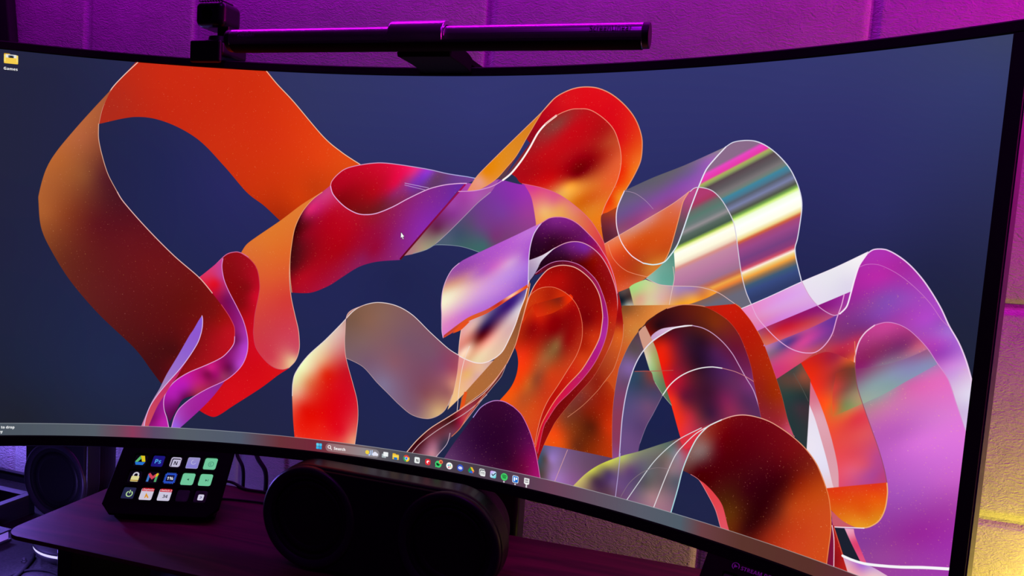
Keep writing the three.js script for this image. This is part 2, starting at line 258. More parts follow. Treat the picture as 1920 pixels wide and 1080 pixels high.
// the picture on the screen, traced in the monitor's own pixels (3440 x 1440)
const wallpaperBackground = [79,17,2303295, 255,94,2237506, 1158,107,3159138, 1868,108,3290480, 3095,213,3092585, 3393,102,3488878, 2938,60,3356271, 3416,12,3817832, 3324,551,2171976, 3380,744,1974842, 194,1197,1975358, 160,1364,1974576, 637,358,2172242, 901,441,2631776, 1497,946,2172501, 1593,736,2106448, 1036,1280,2171974, 1647,1296,2106704, 2571,1098,1777995, 2773,1359,2106440, 84,696,2105918, 459,1189,2107466, 134,397,2237503, 1457,212,3027558, 2626,119,3158892, 2902,464,2500698, 3184,423,2763872, 3392,417,2632533, 856,957,2106956, 2159,1310,2107450];
const wallpaper = [
  { path: [[550,-8,1023,-13],[1023,-9,1073,48,1138,108,1258,230,1335,286,1411,328],[1411,328,1340,395,1270,437],[1270,437,1186,500,1104,556],[1104,556,1039,503,970,457,878,362,774,268,653,213,542,203,415,239],[415,239,425,181,452,114,495,58,550,-8]], tones: [629,60,13183506, 831,145,13380368, 1039,232,13905936, 1252,320,14696464, 1358,324,14699026, 1174,464,13580810, 1103,539,11282952, 468,172,11545114, 969,38,13577488, 633,189,12855314, 836,304,13381392, 1006,454,13120012, 1235,421,12990988], sparkle: 2 },
  { line: [551,-2,495,58,452,114,425,181,413,240], width: 3.3, color: 15780024 },
  { line: [1023,-5,1073,48,1138,108,1258,230,1335,286,1411,328], width: 3.3, color: 15777952 },
  { path: [[452,114,397,182,335,262,271,352,235,422,213,509,211,549,221,642,257,726,325,838,429,961,561,1086,623,1166,662,1217],[662,1217,719,1203],[719,1203,745,1183,776,1164,827,1139,884,1108,913,1083,939,1045,942,1014,939,978,918,938,886,895,849,852,796,795,700,719,598,623,510,528,484,489,450,426,428,359,414,295,413,240],[413,240,425,181,452,114]], tones: [232,468,11558960, 277,385,11887151, 349,300,11690042, 400,233,11361334, 234,587,11033132, 316,581,8665375, 444,372,6957864, 415,354,8536108, 370,438,9062956, 435,443,5906469, 475,510,5117472, 410,615,6231580, 262,705,8141344, 300,764,6957596, 607,766,7017496, 453,878,6363676, 751,881,6689039, 653,1012,5902098, 574,1058,5378580, 716,1092,5115152, 859,1041,10817304, 916,995,12062748, 820,1138,10489880, 856,936,8261647, 888,955,9965583, 748,1153,9113108, 658,1190,4983826, 688,802,6951958, 526,669,6558748], sparkle: 2 },
  { path: [[956,690,994,714,1021,749,1033,806,1031,847,1019,919,1016,967,1016,1002,1028,1053,1064,1098,1101,1124,1136,1130,1161,1122],[1161,1122,1188,1090,1201,1045,1199,998,1193,963,1178,912,1160,844,1150,766,1150,699,1154,644,1164,580,1191,518,1231,467,1266,439],[1266,439,1190,489,1108,555,1018,622,977,656,956,690]], tones: [1054,624,14710316, 1175,504,14711344, 1119,670,14707240, 993,679,14446384, 1081,776,14506542, 1042,861,14174773, 1148,853,13909045, 1068,983,13450309, 1165,996,13582421, 1093,1086,13713488, 1137,1113,14712944, 1175,1093,15253648, 1191,1057,13656170], sparkle: 2 },
  { line: [1161,1122,1188,1090,1201,1045,1199,998,1193,963,1178,912,1160,844,1150,766,1150,699,1154,644,1164,580,1191,518,1231,467,1266,439], width: 2.5, color: 15249568 },
  { path: [[896,702,931,688,956,690],[956,690,994,714,1021,749,1033,806,1031,847,1019,919,1016,967,1016,1002,1028,1053,1064,1098,1101,1124,1136,1130,1161,1122],[1161,1122,1155,1127],[1155,1127,1117,1155,1053,1209,943,1290,900,1323,871,1338,841,1331,813,1316],[813,1316,866,1255,910,1191],[910,1191,949,1158,977,1122,993,1077,995,1033,987,990,971,945,944,895,915,845,895,803,886,769,883,742,886,717],[886,717,896,702]], tones: [933,745,9243668, 935,827,8718349, 997,782,10816028, 1016,852,13109798, 969,887,9046032, 982,948,12061208, 1016,1029,13634080, 1031,1133,13765142, 928,1225,13896984, 868,1314,13634584, 1116,1126,14159896, 988,823,9308692, 913,787,8784143], sparkle: 2 },
  { line: [956,690,994,714,1021,749,1033,806,1031,847,1019,919,1016,967,1016,1002,1028,1053,1064,1098,1101,1124,1136,1130,1161,1122], width: 2.0, color: 13123674 },
  { line: [796,797,850,750,896,702,931,688,956,690,985,704], width: 3.1, color: 14183064 },
  { path: [[796,797,850,748,886,715],[886,717,883,742,886,769,895,803,915,845,944,895,971,945,987,990,995,1033,993,1077,977,1122,949,1158,910,1191],[910,1191,865,1225,801,1255],[801,1255,748,1276,722,1324,699,1368],[699,1368,681,1322,674,1288,680,1258,695,1230,719,1203],[719,1203,745,1183,776,1164,827,1139,884,1108,913,1083,939,1045,942,1014,939,978,918,938,886,895,849,852,796,795]], tones: [856,750,13646464, 826,793,14429268, 862,811,14488368, 884,841,11541072, 906,871,8196184, 935,931,9048680, 973,991,10496664, 968,1049,10498216, 949,1034,7672922, 925,1141,7344208, 978,1091,12075208, 963,1128,11550912, 874,1170,10489960, 822,1195,11539818, 761,1226,11541408, 721,1271,10492570, 762,1275,5900856, 722,1324,5900872, 852,1150,12589176, 807,1240,11020880, 901,1172,10103392, 876,790,12858488, 842,1168,9047120], sparkle: 0 },
  { path: [[674,1288,677,1322,688,1356,697,1396],[697,1396,616,1396],[616,1396,633,1350,654,1302,680,1258,674,1288]], tones: [662,1370,11541144, 641,1360,9048176, 673,1316,10099344, 687,1386,12068008], sparkle: 0 },
  { path: [[910,1191,848,1225,801,1255,765,1283,734,1315,717,1350,706,1395],[706,1395,737,1393],[737,1393,813,1316,866,1255,910,1191]], tones: [784,1320,10495386, 845,1252,10690714, 754,1365,10107056, 714,1382,10117344, 885,1211,9054864, 729,1345,11028672], sparkle: 0 },
  { line: [886,717,883,742,886,769,895,803,915,845,944,895,971,945,987,990,995,1033,993,1077,977,1122,949,1158,910,1191,848,1225,801,1255,765,1283,734,1315,717,1350,706,1395], width: 2.9, color: 14455000 },
  { line: [942,1014,939,1045,913,1083,884,1108,827,1139,776,1164,745,1183,719,1203,695,1230,680,1258,674,1288,677,1322,688,1356,697,1396], width: 3.1, color: 14721240 },
  { line: [886,895,918,938,939,978,942,1014], width: 2.5, color: 13647968 },
  { line: [413,240,414,295,428,359,450,426,484,489], width: 2.5, color: 14725272 },
  { line: [484,489,510,528,598,623,700,719,796,795,849,852], width: 3.5, color: 15251632 },
  { path: [[761,1116,726,1166,688,1213,649,1266,622,1313,607,1360,602,1396],[602,1396,616,1396],[616,1396,650,1309,682,1254,699,1223,723,1188,732,1169,760,1118]], tones: [699,1209,12593768, 660,1274,13122144, 621,1368,13126234, 738,1153,11541600], sparkle: 0 },
  { path: [[812,943,815,960,814,991,807,1025,795,1057,761,1116,726,1166,688,1213,649,1266,622,1313,607,1360,602,1396],[602,1396,590,1397],[590,1397,626,1301,657,1241,684,1180,725,1104,765,1026,781,1000,799,965,812,943]], tones: [803,971,9067224, 796,1013,9393871, 757,1089,9461968, 708,1166,10121160, 659,1253,11045552, 611,1368,13138592], sparkle: 0 },
  { line: [812,943,815,960,814,991,807,1025,795,1057,761,1116,726,1166,688,1213,649,1266,622,1313,607,1360,602,1396], width: 3.1, color: 14465256 },
  { path: [[1957,359,2055,372,2086,418,2109,507],[2109,514,2041,548,1944,598,1900,620],[1900,620,1843,607,1793,603,1727,606],[1727,606,1773,558,1832,497,1882,445,1929,405,1957,359]], tones: [2012,420,9056424, 1975,477,8010392, 2076,472,10107544, 1896,520,6963328, 2001,551,8010360, 1815,563,4149352, 1859,595,4153445, 1921,590,4546666, 1775,585,4872816, 1951,569,7354992, 2061,399,10105008, 1854,522,5785711], sparkle: 0 },
  { path: [[1583,671,1834,377],[1834,377,1886,378,1957,359],[1957,359,1929,405,1882,445,1832,497,1773,558,1727,602,1691,626,1639,645,1601,656,1583,671]], tones: [1828,438,10502304, 1789,488,9057680, 1730,549,6959184, 1691,591,9468528, 1630,644,11565696, 1753,583,9079424, 1868,417,11554992, 1671,621,11047034, 1908,391,11030696, 1777,460,10109088, 1890,429,11032744], sparkle: 0 },
  { line: [1727,602,1773,558,1832,497,1882,445,1929,405], width: 2.0, color: 11573424 },
  { line: [1639,644,1691,626,1727,606,1793,603,1843,607,1900,620], width: 1.8, color: 9083048 },
  { path: [[1266,439,1231,467,1191,518,1164,580,1154,644,1150,699,1153,770,1162,827],[1162,827,1204,826,1247,819,1310,789,1358,755,1426,709,1498,684,1587,671],[1587,671,1663,573,1729,496,1795,413,1834,378],[1834,378,1801,380,1746,388,1685,406,1608,444,1550,477,1492,503,1452,512,1412,511,1372,496,1339,474,1308,442,1298,413],[1298,413,1266,439]], tones: [1240,517,12589146, 1259,479,13642352, 1283,448,13646456, 1212,559,7997984, 1182,646,5900820, 1168,728,6031890, 1266,620,10486808, 1187,768,11012636, 1272,761,11012648, 1353,654,11011096, 1370,573,11863068, 1455,567,10488368, 1481,645,9833016, 1564,599,9182320, 1643,496,9053584, 1744,432,8005784, 1804,391,6957728, 1667,553,9054376, 1578,658,9315448, 1440,678,9312336, 1474,526,10097712, 1303,517,12060712, 1208,513,12591194, 1205,604,8390170, 1176,525,2360332, 1274,804,11014200], sparkle: 3, grain: [0.706,-0.708,1.8] },
  { path: [[1298,413,1303,395,1326,368,1357,346,1411,330,1482,319,1541,320,1620,327,1688,335,1760,347,1831,354,1877,360],[1877,360,1834,378],[1834,378,1801,380,1746,388,1685,406,1608,444,1550,477,1492,503,1452,512,1412,511,1372,496,1339,474,1308,442,1298,413]], tones: [1341,415,11011354, 1424,371,12388384, 1509,386,12847658, 1592,362,14162528, 1623,345,14690944, 1429,469,9047060, 1343,454,9045264, 1513,464,8198704, 1554,423,10494048, 1656,360,9056448, 1682,349,9058504, 1616,400,8401050, 1708,357,7223928, 1781,364,6961802, 1648,414,7352448, 1469,427,11536408, 1563,393,13636688, 1583,382,12591200, 1844,367,7356560, 1596,425,9054832], sparkle: 2, grain: [0.697,-0.717,2.0] },
  { line: [1828,383,1729,499,1663,579,1591,667], width: 6.6, color: 10489944, color2: 5900312 },
  { line: [1592,388,1687,401], width: 2.0, color: 12624088 },
  { line: [1592,395,1673,409], width: 2.0, color: 12624088 },
  { line: [1298,413,1308,442,1339,474,1372,496,1412,511,1452,512,1492,503,1550,477,1608,444,1685,406,1746,388,1801,380,1834,378], width: 3.5, color: 14987488 },
  { line: [1298,413,1303,395,1326,368,1357,346,1411,330,1482,319,1541,320,1620,327,1688,335,1760,347,1831,354,1877,360], width: 3.1, color: 15241392, color2: 11055336 },
  { line: [1162,827,1153,770,1150,699,1154,644,1164,580,1191,518,1231,467,1266,439], width: 2.5, color: 15245424 },
  { path: [[1973,360,2002,340,2047,372,1973,360]], tones: [2007,355,2764880], sparkle: 0 },
  { path: [[2002,337,2037,293,2066,247,2092,198,2118,167,2156,138,2203,119,2236,116,2276,120,2325,147,2364,183,2386,226,2398,269,2399,312,2389,356,2369,401,2356,430,2346,465,2348,502,2361,554],[2361,554,2307,483,2252,440,2184,401],[2184,401,2122,382,2047,370,2023,349,2002,337]], tones: [2162,165,9058869, 2230,162,12587034, 2121,270,12586004, 2085,325,11536914, 2201,286,11536914, 2274,232,11866133, 2327,188,11539733, 2298,302,9046540, 2244,338,9047308, 2349,232,12073504, 2387,283,14703152, 2323,371,14707237, 2226,366,15765552, 2190,397,15245392, 2148,359,13636880, 2047,354,11536916, 2359,353,15228970, 2307,407,14180376, 2266,373,15239216, 2310,442,14711328, 2260,423,14182928, 2336,485,15497752, 2355,528,14707232, 2329,266,11017234, 2194,197,12587034, 2107,216,10495016, 2150,135,10493984], sparkle: 4, grain: [0.837,-0.547,1.8] },
  { path: [[2104,124,2144,81,2183,59,2223,47,2262,45,2302,51,2350,72,2399,109,2437,152,2461,201,2468,240,2466,286,2448,332,2425,375,2410,402,2399,435],[2399,435,2377,457,2356,493],[2348,502,2346,465,2356,430,2369,401,2389,356,2399,312,2398,269,2386,226,2364,183,2325,147,2276,120,2236,116,2203,119,2156,138,2118,167],[2118,167,2092,198,2071,234],[2071,234,2051,216],[2051,216,2081,163,2104,124]], tones: [2186,91,14160410, 2261,75,14683416, 2358,111,14421016, 2419,181,14688277, 2443,248,15223317, 2430,317,15751698, 2406,360,15747594, 2401,407,15764000, 2415,314,15612426, 2380,418,15616522, 2114,170,11535898, 2077,207,9439772, 2363,449,15683602, 2455,282,15755808, 2394,214,14423060, 2320,102,14552088, 2409,283,15219216], sparkle: 3 },
  { path: [[2051,216,2018,275,1983,318,1948,357],[1948,357,1973,360],[2092,198,2066,247,2037,293,2002,337,1973,361]], tones: [2077,212,9050656, 2040,257,9051172, 2023,290,8006197, 1975,337,5913160], sparkle: 0 },
  { path: [[1840,403,1866,360,1891,331,1966,256,2045,180,2104,124],[2104,124,2081,163,2051,216,2018,275,1983,318,1948,357,1897,391,1867,402]], tones: [2065,180,14254111, 1981,273,14715424, 1904,340,15238936, 1955,333,15109152, 1885,365,15243386, 1866,392,15372400], sparkle: 4 },
  { line: [2104,124,2144,81,2183,59,2223,47,2262,45,2302,51,2350,72,2399,109,2437,152,2461,201,2468,240,2466,286,2448,332,2425,375,2410,402,2399,435], width: 3.3, color: 15769728, color2: 15241312 },
  { line: [2104,124,2081,163,2051,216,2018,275,1983,318,1948,357,1897,391,1857,404], width: 2.5, color: 15243360 },
  { line: [1866,360,1891,331,1966,256,2045,180,2104,124,2144,81], width: 2.5, color: 15245440 },
  { line: [1805,408,1857,404,1904,394,1942,380,1973,361], width: 3.1, color: 14194896 },
  { line: [1973,361,2002,337,2037,293,2066,247,2092,198,2118,167,2156,138], width: 6.6, color: 16774384 },
  { line: [2118,167,2156,138,2203,119,2236,116,2276,120,2325,147,2364,183,2386,226,2398,269,2399,312,2389,356,2369,401,2356,430,2346,465,2348,502], width: 2.5, color: 15765624 },
  { path: [[2399,435,2398,473,2406,511,2417,526],[2417,526,2363,558],[2363,558,2349,502,2346,465,2367,454,2399,435]], tones: [2379,474,9056304, 2373,527,5906480, 2391,508,7351360, 2386,448,11026464], sparkle: 0 },
  { path: [[2055,372,2122,382,2184,401,2252,440,2307,483,2341,524,2362,554,2388,587],[2388,587,2410,630,2428,681,2427,712],[2422,716,2408,668,2386,621,2361,586,2334,554,2299,524,2261,496,2224,481,2190,478,2157,484,2129,502,2109,514],[2109,514,2108,498,2086,418,2055,372]], tones: [2111,397,14700672, 2172,422,14707328, 2135,460,15773808, 2194,448,15374944, 2273,471,14708821, 2315,513,14701896, 2358,572,14170688, 2118,488,15769696, 2090,383,14170768, 2243,454,14975082, 2401,630,14432808, 2419,690,14172200, 2215,468,15243352], sparkle: 0 },
  { line: [2047,370,2122,382,2184,401,2252,440,2307,483,2341,524,2362,554], width: 1.8, color: 14707328 },
  { path: [[2419,382,2510,339,2618,296,2739,242],[2739,242,2710,275,2685,308,2669,349,2655,393,2641,441,2628,491,2612,544,2589,582,2571,602,2538,612,2503,610,2461,589,2426,553,2406,512,2398,473,2400,434,2419,382]], tones: [2438,411,6969984, 2542,357,6969976, 2643,314,8018584, 2691,281,10117296, 2612,347,8409248, 2530,416,9063064, 2424,455,7360650, 2428,506,9456240, 2481,486,10504320, 2567,431,9980026, 2632,379,10113192, 2516,467,11557504, 2448,522,10117256, 2725,253,9470096, 2454,373,6314608, 2591,308,6840432], sparkle: 0, grain: [0.850,-0.527,2.5] },
  { path: [[2739,242,2760,229,2794,224,2827,227,2862,242,2896,267,2932,304,2957,345,2973,385,2978,416,2977,459,2974,503,2970,529,2977,562,2997,620],[2997,620,2965,642,2906,676,2860,703],[2860,703,2841,669,2825,627,2816,595,2805,548,2796,508,2783,465,2763,430,2735,394,2706,372,2670,364,2651,367,2639,377],[2639,377,2655,393],[2655,393,2669,349,2685,308,2710,275,2739,242]], from: [2743,282], to: [2937,646], stops: [0.000,9071242, 0.023,15222976, 0.062,15219368, 0.077,11579488, 0.096,9083488, 0.119,5785678, 0.165,6314590, 0.204,8025206, 0.231,7307384, 0.250,4163232, 0.277,4880528, 0.300,5791856, 0.338,8028328, 0.358,6974584, 0.381,5264712, 0.404,8038480, 0.419,13693056, 0.438,16056288, 0.481,16777215, 0.538,16777192, 0.569,15784080, 0.588,13656128, 0.608,11028600, 0.646,10111112, 0.712,7880832, 0.754,9059448, 0.781,13652072, 0.800,16773344, 0.819,15782016, 0.842,15769664, 0.869,9465936, 0.900,4086392, 0.938,3689088, 1.000,3161192] },
  { path: [[2639,377,2651,367,2670,364,2706,372,2735,394,2763,430,2783,465,2796,508,2805,548,2816,595,2825,627,2841,669,2860,703],[2860,703,2831,716,2797,709,2748,723,2629,732],[2629,732,2602,733,2609,673,2607,613,2602,566],[2602,566,2612,544],[2612,544,2628,491,2641,441,2655,393,2639,377]], from: [2772,337], to: [2922,619], stops: [0.000,11549296, 0.050,11024992, 0.099,6974056, 0.158,5929584, 0.208,6978168, 0.248,9735826, 0.287,5925474, 0.337,4610636, 0.361,10534992, 0.381,16054448, 0.411,16777204, 0.480,16776160, 0.520,15784128, 0.545,14192776, 0.579,12880036, 0.678,12089504, 0.777,10514576, 0.822,12609616, 0.856,15771720, 0.891,15237176, 0.931,8413272, 1.000,6973560] },
  { path: [[2639,377,2665,367],[2665,367,2655,393,2641,441,2628,491,2612,544],[2612,544,2602,566,2576,595],[2576,594,2590,557,2601,506,2611,453,2619,409,2636,377]], tones: [2641,387,12077704, 2634,437,9717866, 2620,479,6312024, 2607,529,5785688, 2599,563,4872792], sparkle: 0 },
  { path: [[2363,558,2416,524,2505,468,2585,417,2636,377],[2636,377,2619,409,2611,453,2601,506,2590,557,2576,594,2558,620,2521,653],[2521,653,2466,693,2426,711],[2426,711,2408,668,2385,621,2363,558]], tones: [2622,399,14188680, 2567,436,14446672, 2516,464,14190720, 2447,512,14190704, 2590,497,14177568, 2536,491,14180400, 2485,529,14178336, 2525,569,13389848, 2413,551,15233088, 2399,613,14172192, 2473,607,12075032, 2521,625,13135912, 2441,662,13123608, 2461,677,13653296, 2495,643,12079136, 2570,565,13127704], sparkle: 2, grain: [0.821,-0.571,2.2] },
  { line: [2636,377,2619,409,2611,453,2601,506,2590,557,2576,594,2558,620,2521,653], width: 2.5, color: 15769712 },
  { line: [2363,558,2416,524,2505,468,2585,417,2636,377], width: 1.8, color: 15247512 },
  { path: [[2576,597,2601,563],[2601,563,2609,613,2611,649,2609,673],[2609,673,2563,673,2518,658],[2518,658,2558,620,2576,597]], tones: [2583,615,6987920, 2568,650,6989976, 2536,653,8960168, 2594,580,5935232], sparkle: 0 },
  { path: [[2515,662,2563,673,2609,673,2658,670,2719,665,2753,677],[2753,677,2713,702,2637,731,2482,750],[2482,750,2462,695,2515,662]], tones: [2485,701,11587712, 2535,684,13684888, 2502,725,14198920, 2574,718,14463136, 2531,739,14207128, 2598,689,13148320, 2626,698,12093592, 2676,678,11040922, 2708,690,14188608, 2679,706,15769664, 2637,726,15769648, 2736,680,15767608], sparkle: 0 },
  { path: [[2427,712,2462,695],[2462,695,2482,750],[2482,750,2442,757],[2442,757,2427,712]], tones: [2445,714,4997184, 2465,729,4734010, 2458,749,9080970, 2448,745,3687498], sparkle: 0 },
  { line: [2604,613,2611,649,2608,680,2604,714,2602,733], width: 1.8, color: 15255744 },
  { line: [2518,658,2563,673,2609,673,2692,668,2753,678,2796,699,2831,718], width: 2.0, color: 14727352 },
  { line: [2739,242,2710,275,2685,308,2669,349,2655,393,2641,441,2628,491,2612,544,2589,582,2571,602,2538,612,2503,610], width: 3.9, color: 15788280, color2: 14217464 },
  { line: [2503,610,2461,589,2426,553,2406,512,2398,473,2400,434,2419,382], width: 3.3, color: 16048368 },
  { line: [2639,377,2651,367,2670,364,2706,372,2735,394,2763,430,2783,465,2796,508,2805,548,2816,595,2825,627,2841,669,2860,703], width: 2.7, color: 14209248 },
  { line: [2739,242,2760,229,2794,224,2827,227,2862,242,2896,267,2932,304,2957,345,2973,385,2978,416,2977,459,2974,503,2970,529,2977,562,2997,620], width: 2.9, color: 14737648 },
  { line: [2419,382,2455,388,2493,410,2522,436], width: 1.2, color: 12097720 },
  { line: [2376,558,2399,604,2449,640,2521,653], width: 1.6, color: 15767672 },
  { path: [[2129,502,2157,484,2190,478,2224,481,2261,496,2299,524,2334,554,2361,586,2386,621,2408,668,2422,716],[2422,716,2421,734,2405,683],[2405,683,2376,625,2349,594,2314,570,2277,558,2243,559,2211,570,2177,590,2141,613,2092,638],[2092,638,2093,586,2102,546,2115,521,2129,502]], tones: [2178,494,8003712, 2237,500,7871096, 2299,544,7344232, 2141,542,4852293, 2125,589,2753826, 2221,551,4851768, 2339,573,10489936, 2362,595,13113920, 2278,524,6952288, 2107,618,2097944, 2392,631,14690856, 2409,682,14495776, 2173,558,3540520, 2113,562,3409966], sparkle: 5 },
  { path: [[2093,636,2141,613,2177,590,2211,570,2243,559,2277,558,2314,570,2349,594,2376,625,2400,666,2418,710,2426,749,2429,804,2420,862,2400,922,2363,1002,2317,1064,2274,1123,2240,1174,2224,1205,2197,1273,2179,1336],[2179,1336,2175,1306],[2175,1306,2190,1212,2206,1175,2236,1122,2280,1070,2321,1019,2357,964,2381,910,2395,858,2397,808,2387,763,2373,729,2349,686,2317,657,2283,636,2249,627,2215,626,2180,634,2148,653,2120,677],[2120,677,2098,702,2093,636]], tones: [2167,619,2753824, 2243,580,6953584, 2302,585,8003712, 2327,605,9048080, 2289,622,6292752, 2366,669,9046538, 2397,737,9833484, 2344,635,9046024, 2226,612,3803176, 2414,788,12591120, 2415,841,12070936, 2390,907,12072216, 2357,975,9969680, 2328,1027,9048080, 2265,1114,7997962, 2212,1204,8391180, 2188,1285,10095632, 2130,653,2097944], sparkle: 4 },
  { path: [[2120,677,2148,653,2180,634,2215,626,2249,627,2283,636,2317,657,2349,686,2373,729,2387,763,2397,808,2395,858,2381,910,2357,964,2321,1019,2280,1070,2236,1122,2206,1175,2190,1212,2175,1306],[2175,1306,2165,1285],[2165,1285,2178,1214,2197,1165,2227,1107,2268,1048,2315,989,2347,930,2371,872,2377,819,2375,784,2360,730,2335,691,2303,664,2266,645,2232,640,2199,644,2166,659],[2166,659,2137,675,2120,682]], tones: [2189,639,5900832, 2288,653,9048112, 2360,714,10491992, 2388,791,10493056, 2387,854,11544730, 2364,923,11541120, 2307,1016,12589664, 2258,1074,13636936, 2213,1139,14161978, 2187,1203,13635632, 2175,1278,13635624], sparkle: 4 },
  { path: [[2081,845,2097,777,2115,727,2139,689,2166,659,2199,644,2232,640,2266,645,2303,664,2335,691,2360,730,2375,784,2377,819,2371,872,2347,930,2315,989,2268,1048,2227,1107,2197,1165,2178,1214,2165,1285],[2165,1285,2162,1276],[2162,1276,2170,1215,2182,1160,2201,1111,2231,1058,2264,997,2293,941,2307,893,2308,853,2301,814,2283,774,2258,747,2227,729,2193,719,2160,721,2131,732,2102,760,2092,797,2083,845]], tones: [2143,698,12063240, 2212,683,11537416, 2190,652,9964040, 2293,712,8783368, 2332,762,9046024, 2363,812,10489864, 2348,868,13119504, 2315,945,13646354, 2261,1012,13115408, 2215,1081,12062728, 2178,1182,12064016, 2324,817,8127752, 2113,748,12065290, 2250,670,9832968, 2318,908,11542536], sparkle: 3 },
  { path: [[2083,845,2092,797,2102,760,2131,732,2160,721,2193,719,2227,729,2258,747,2283,774,2301,814,2308,853,2307,893,2293,941,2264,997,2231,1058,2201,1111,2182,1160,2170,1215,2162,1276],[2162,1276,2177,1329],[2177,1329,2156,1272,2132,1222,2102,1179,2069,1156,2033,1146,2014,1145],[2014,1145,2054,1092,2073,1046,2078,999,2071,964,2062,946],[2062,946,2068,917,2083,845]], tones: [2177,752,11542536, 2223,770,13380104, 2100,801,13121551, 2142,810,14166024, 2170,783,12593160, 2241,757,13903368, 2260,788,10487816, 2125,862,9963528, 2206,868,8782856, 2265,860,9439240, 2098,900,10491912, 2092,961,15216656, 2132,952,13119504, 2191,925,9062952, 2220,912,9327920, 2174,965,11033136, 2249,899,9442576, 2296,875,11018256, 2274,969,13122072, 2116,1011,15220752, 2090,1072,15223312, 2156,1005,11554856, 2149,1044,10110245, 2198,1018,13123608, 2103,1118,12603424, 2146,1139,13649944, 2183,1095,13122072, 2062,1115,15619344, 2140,1198,14174746, 2155,1262,14172186, 2202,813,10095112, 2148,837,12589064, 2243,826,9045512, 2222,940,9062952, 2120,1067,13130272], sparkle: 3, grain: [0.444,-0.896,1.6] },
  { path: [[2083,841,2104,801,2128,783],[2128,783,2256,737],[2256,737,2261,755,2201,803,2135,828],[2135,828,2116,788],[2116,788,2093,840,2084,856]], tones: [2092,825,13119500, 2121,807,13641736, 2200,785,11544584, 2237,750,13641736, 2142,819,14167052, 2218,756,9445392], sparkle: 2 },
  { line: [2083,845,2092,797,2102,760,2131,732,2160,721,2193,719,2227,729,2258,747,2283,774,2301,814,2308,853,2307,893,2293,941,2264,997,2231,1058,2201,1111,2182,1160,2170,1215,2162,1276], width: 2.0, color: 15235160, color2: 15243384 },
  { line: [2081,845,2097,777,2115,727,2139,689,2166,659,2199,644,2232,640,2266,645,2303,664,2335,691,2360,730,2375,784,2377,819,2371,872,2347,930,2315,989,2268,1048,2227,1107,2197,1165,2178,1214,2165,1285], width: 2.9, color: 15775912, color2: 15235144 },
  { line: [2120,677,2148,653,2180,634,2215,626,2249,627,2283,636,2317,657,2349,686,2373,729,2387,763,2397,808,2395,858,2381,910,2357,964,2321,1019,2280,1070,2236,1122,2206,1175,2190,1212,2175,1306], width: 2.3, color: 13138104, color2: 13647968 },
  { line: [2093,636,2141,613,2177,590,2211,570,2243,559,2277,558,2314,570,2349,594,2376,625,2400,666,2418,710,2426,749,2429,804,2420,862,2400,922,2363,1002,2317,1064,2274,1123,2240,1174,2224,1205,2197,1273,2179,1336], width: 2.7, color: 14721208, color2: 15233088 },
  { path: [[2092,634,2141,613,2183,585],[2183,585,2140,630,2126,659,2112,686,2096,708],[2096,708,2092,634]], tones: [2109,646,12099776, 2166,599,15261932, 2128,635,13154512, 2102,683,10522808], sparkle: 0 },
  { path: [[2097,704,2087,761,2072,808,2056,865,2037,915,2014,964,1984,994,1946,1015,1911,1019,1871,1011,1842,1001],[1842,1001,1844,943,1848,904],[1848,904,1873,868,2095,723],[2095,723,2097,704]], tones: [1869,907,15247520, 1884,964,15251616, 1895,889,14198944, 1931,890,4202568, 1981,852,4860000, 2039,796,4860544, 2084,747,6969504, 1913,937,9058352, 1894,928,11559000, 1949,937,15241344, 2004,892,14725288, 2012,853,11042968, 2041,834,13152448, 2064,805,13155536, 1988,951,15253672, 1927,988,15782056, 1886,1003,15251600, 1855,977,15247512, 1965,989,15386792, 2034,879,14201008], sparkle: 0, grain: [0.691,-0.722,3.0] },
  { path: [[1842,1001,1871,1011,1911,1019,1946,1015,1981,1003],[1981,1003,1890,1119,1814,1205],[1814,1205,1831,1139,1840,1078,1842,1001]], tones: [1864,1045,15243912, 1931,1036,15251608, 1892,1091,15249552, 1849,1146,15777928, 1880,1063,15249520, 1955,1021,14463136, 1922,1067,14461600], sparkle: 0 },
  { path: [[2097,704,2087,761,2072,808,2056,865,2037,915,2014,964,1984,994],[1984,994,1981,1004,1890,1119,1866,1154],[1866,1154,1861,1198],[1863,1198,1909,1157,1957,1113,2003,1056,2031,1011,2058,947,2068,911,2081,845,2096,768,2102,715]], tones: [2048,925,10510392, 2011,987,11036732, 1935,1095,11561528, 1892,1150,11561525, 2073,846,9457712, 2091,778,12081696, 1872,1177,11558960], sparkle: 4 },
  { path: [[1876,1132,1886,1131],[1886,1131,1876,1194],[1876,1194,1861,1198],[1861,1198,1876,1132]], tones: [1875,1152,15224858, 1868,1183,14700568], sparkle: 0 },
  { line: [2097,704,2087,761,2072,808,2056,865,2037,915,2014,964,1984,994,1946,1015,1911,1019,1871,1011,1842,1001], width: 3.5, color: 16048352 },
  { line: [2102,715,2096,768,2081,845,2068,911,2058,947,2031,1011,2003,1056,1957,1113,1909,1157,1863,1198], width: 2.7, color: 15245440 },
  { line: [1884,962,1867,1015,1857,1076,1853,1136,1851,1206], width: 2.3, color: 15784144 },
  { line: [1848,904,1844,943,1842,1010,1841,1078,1831,1139,1815,1191], width: 2.0, color: 15780024 },
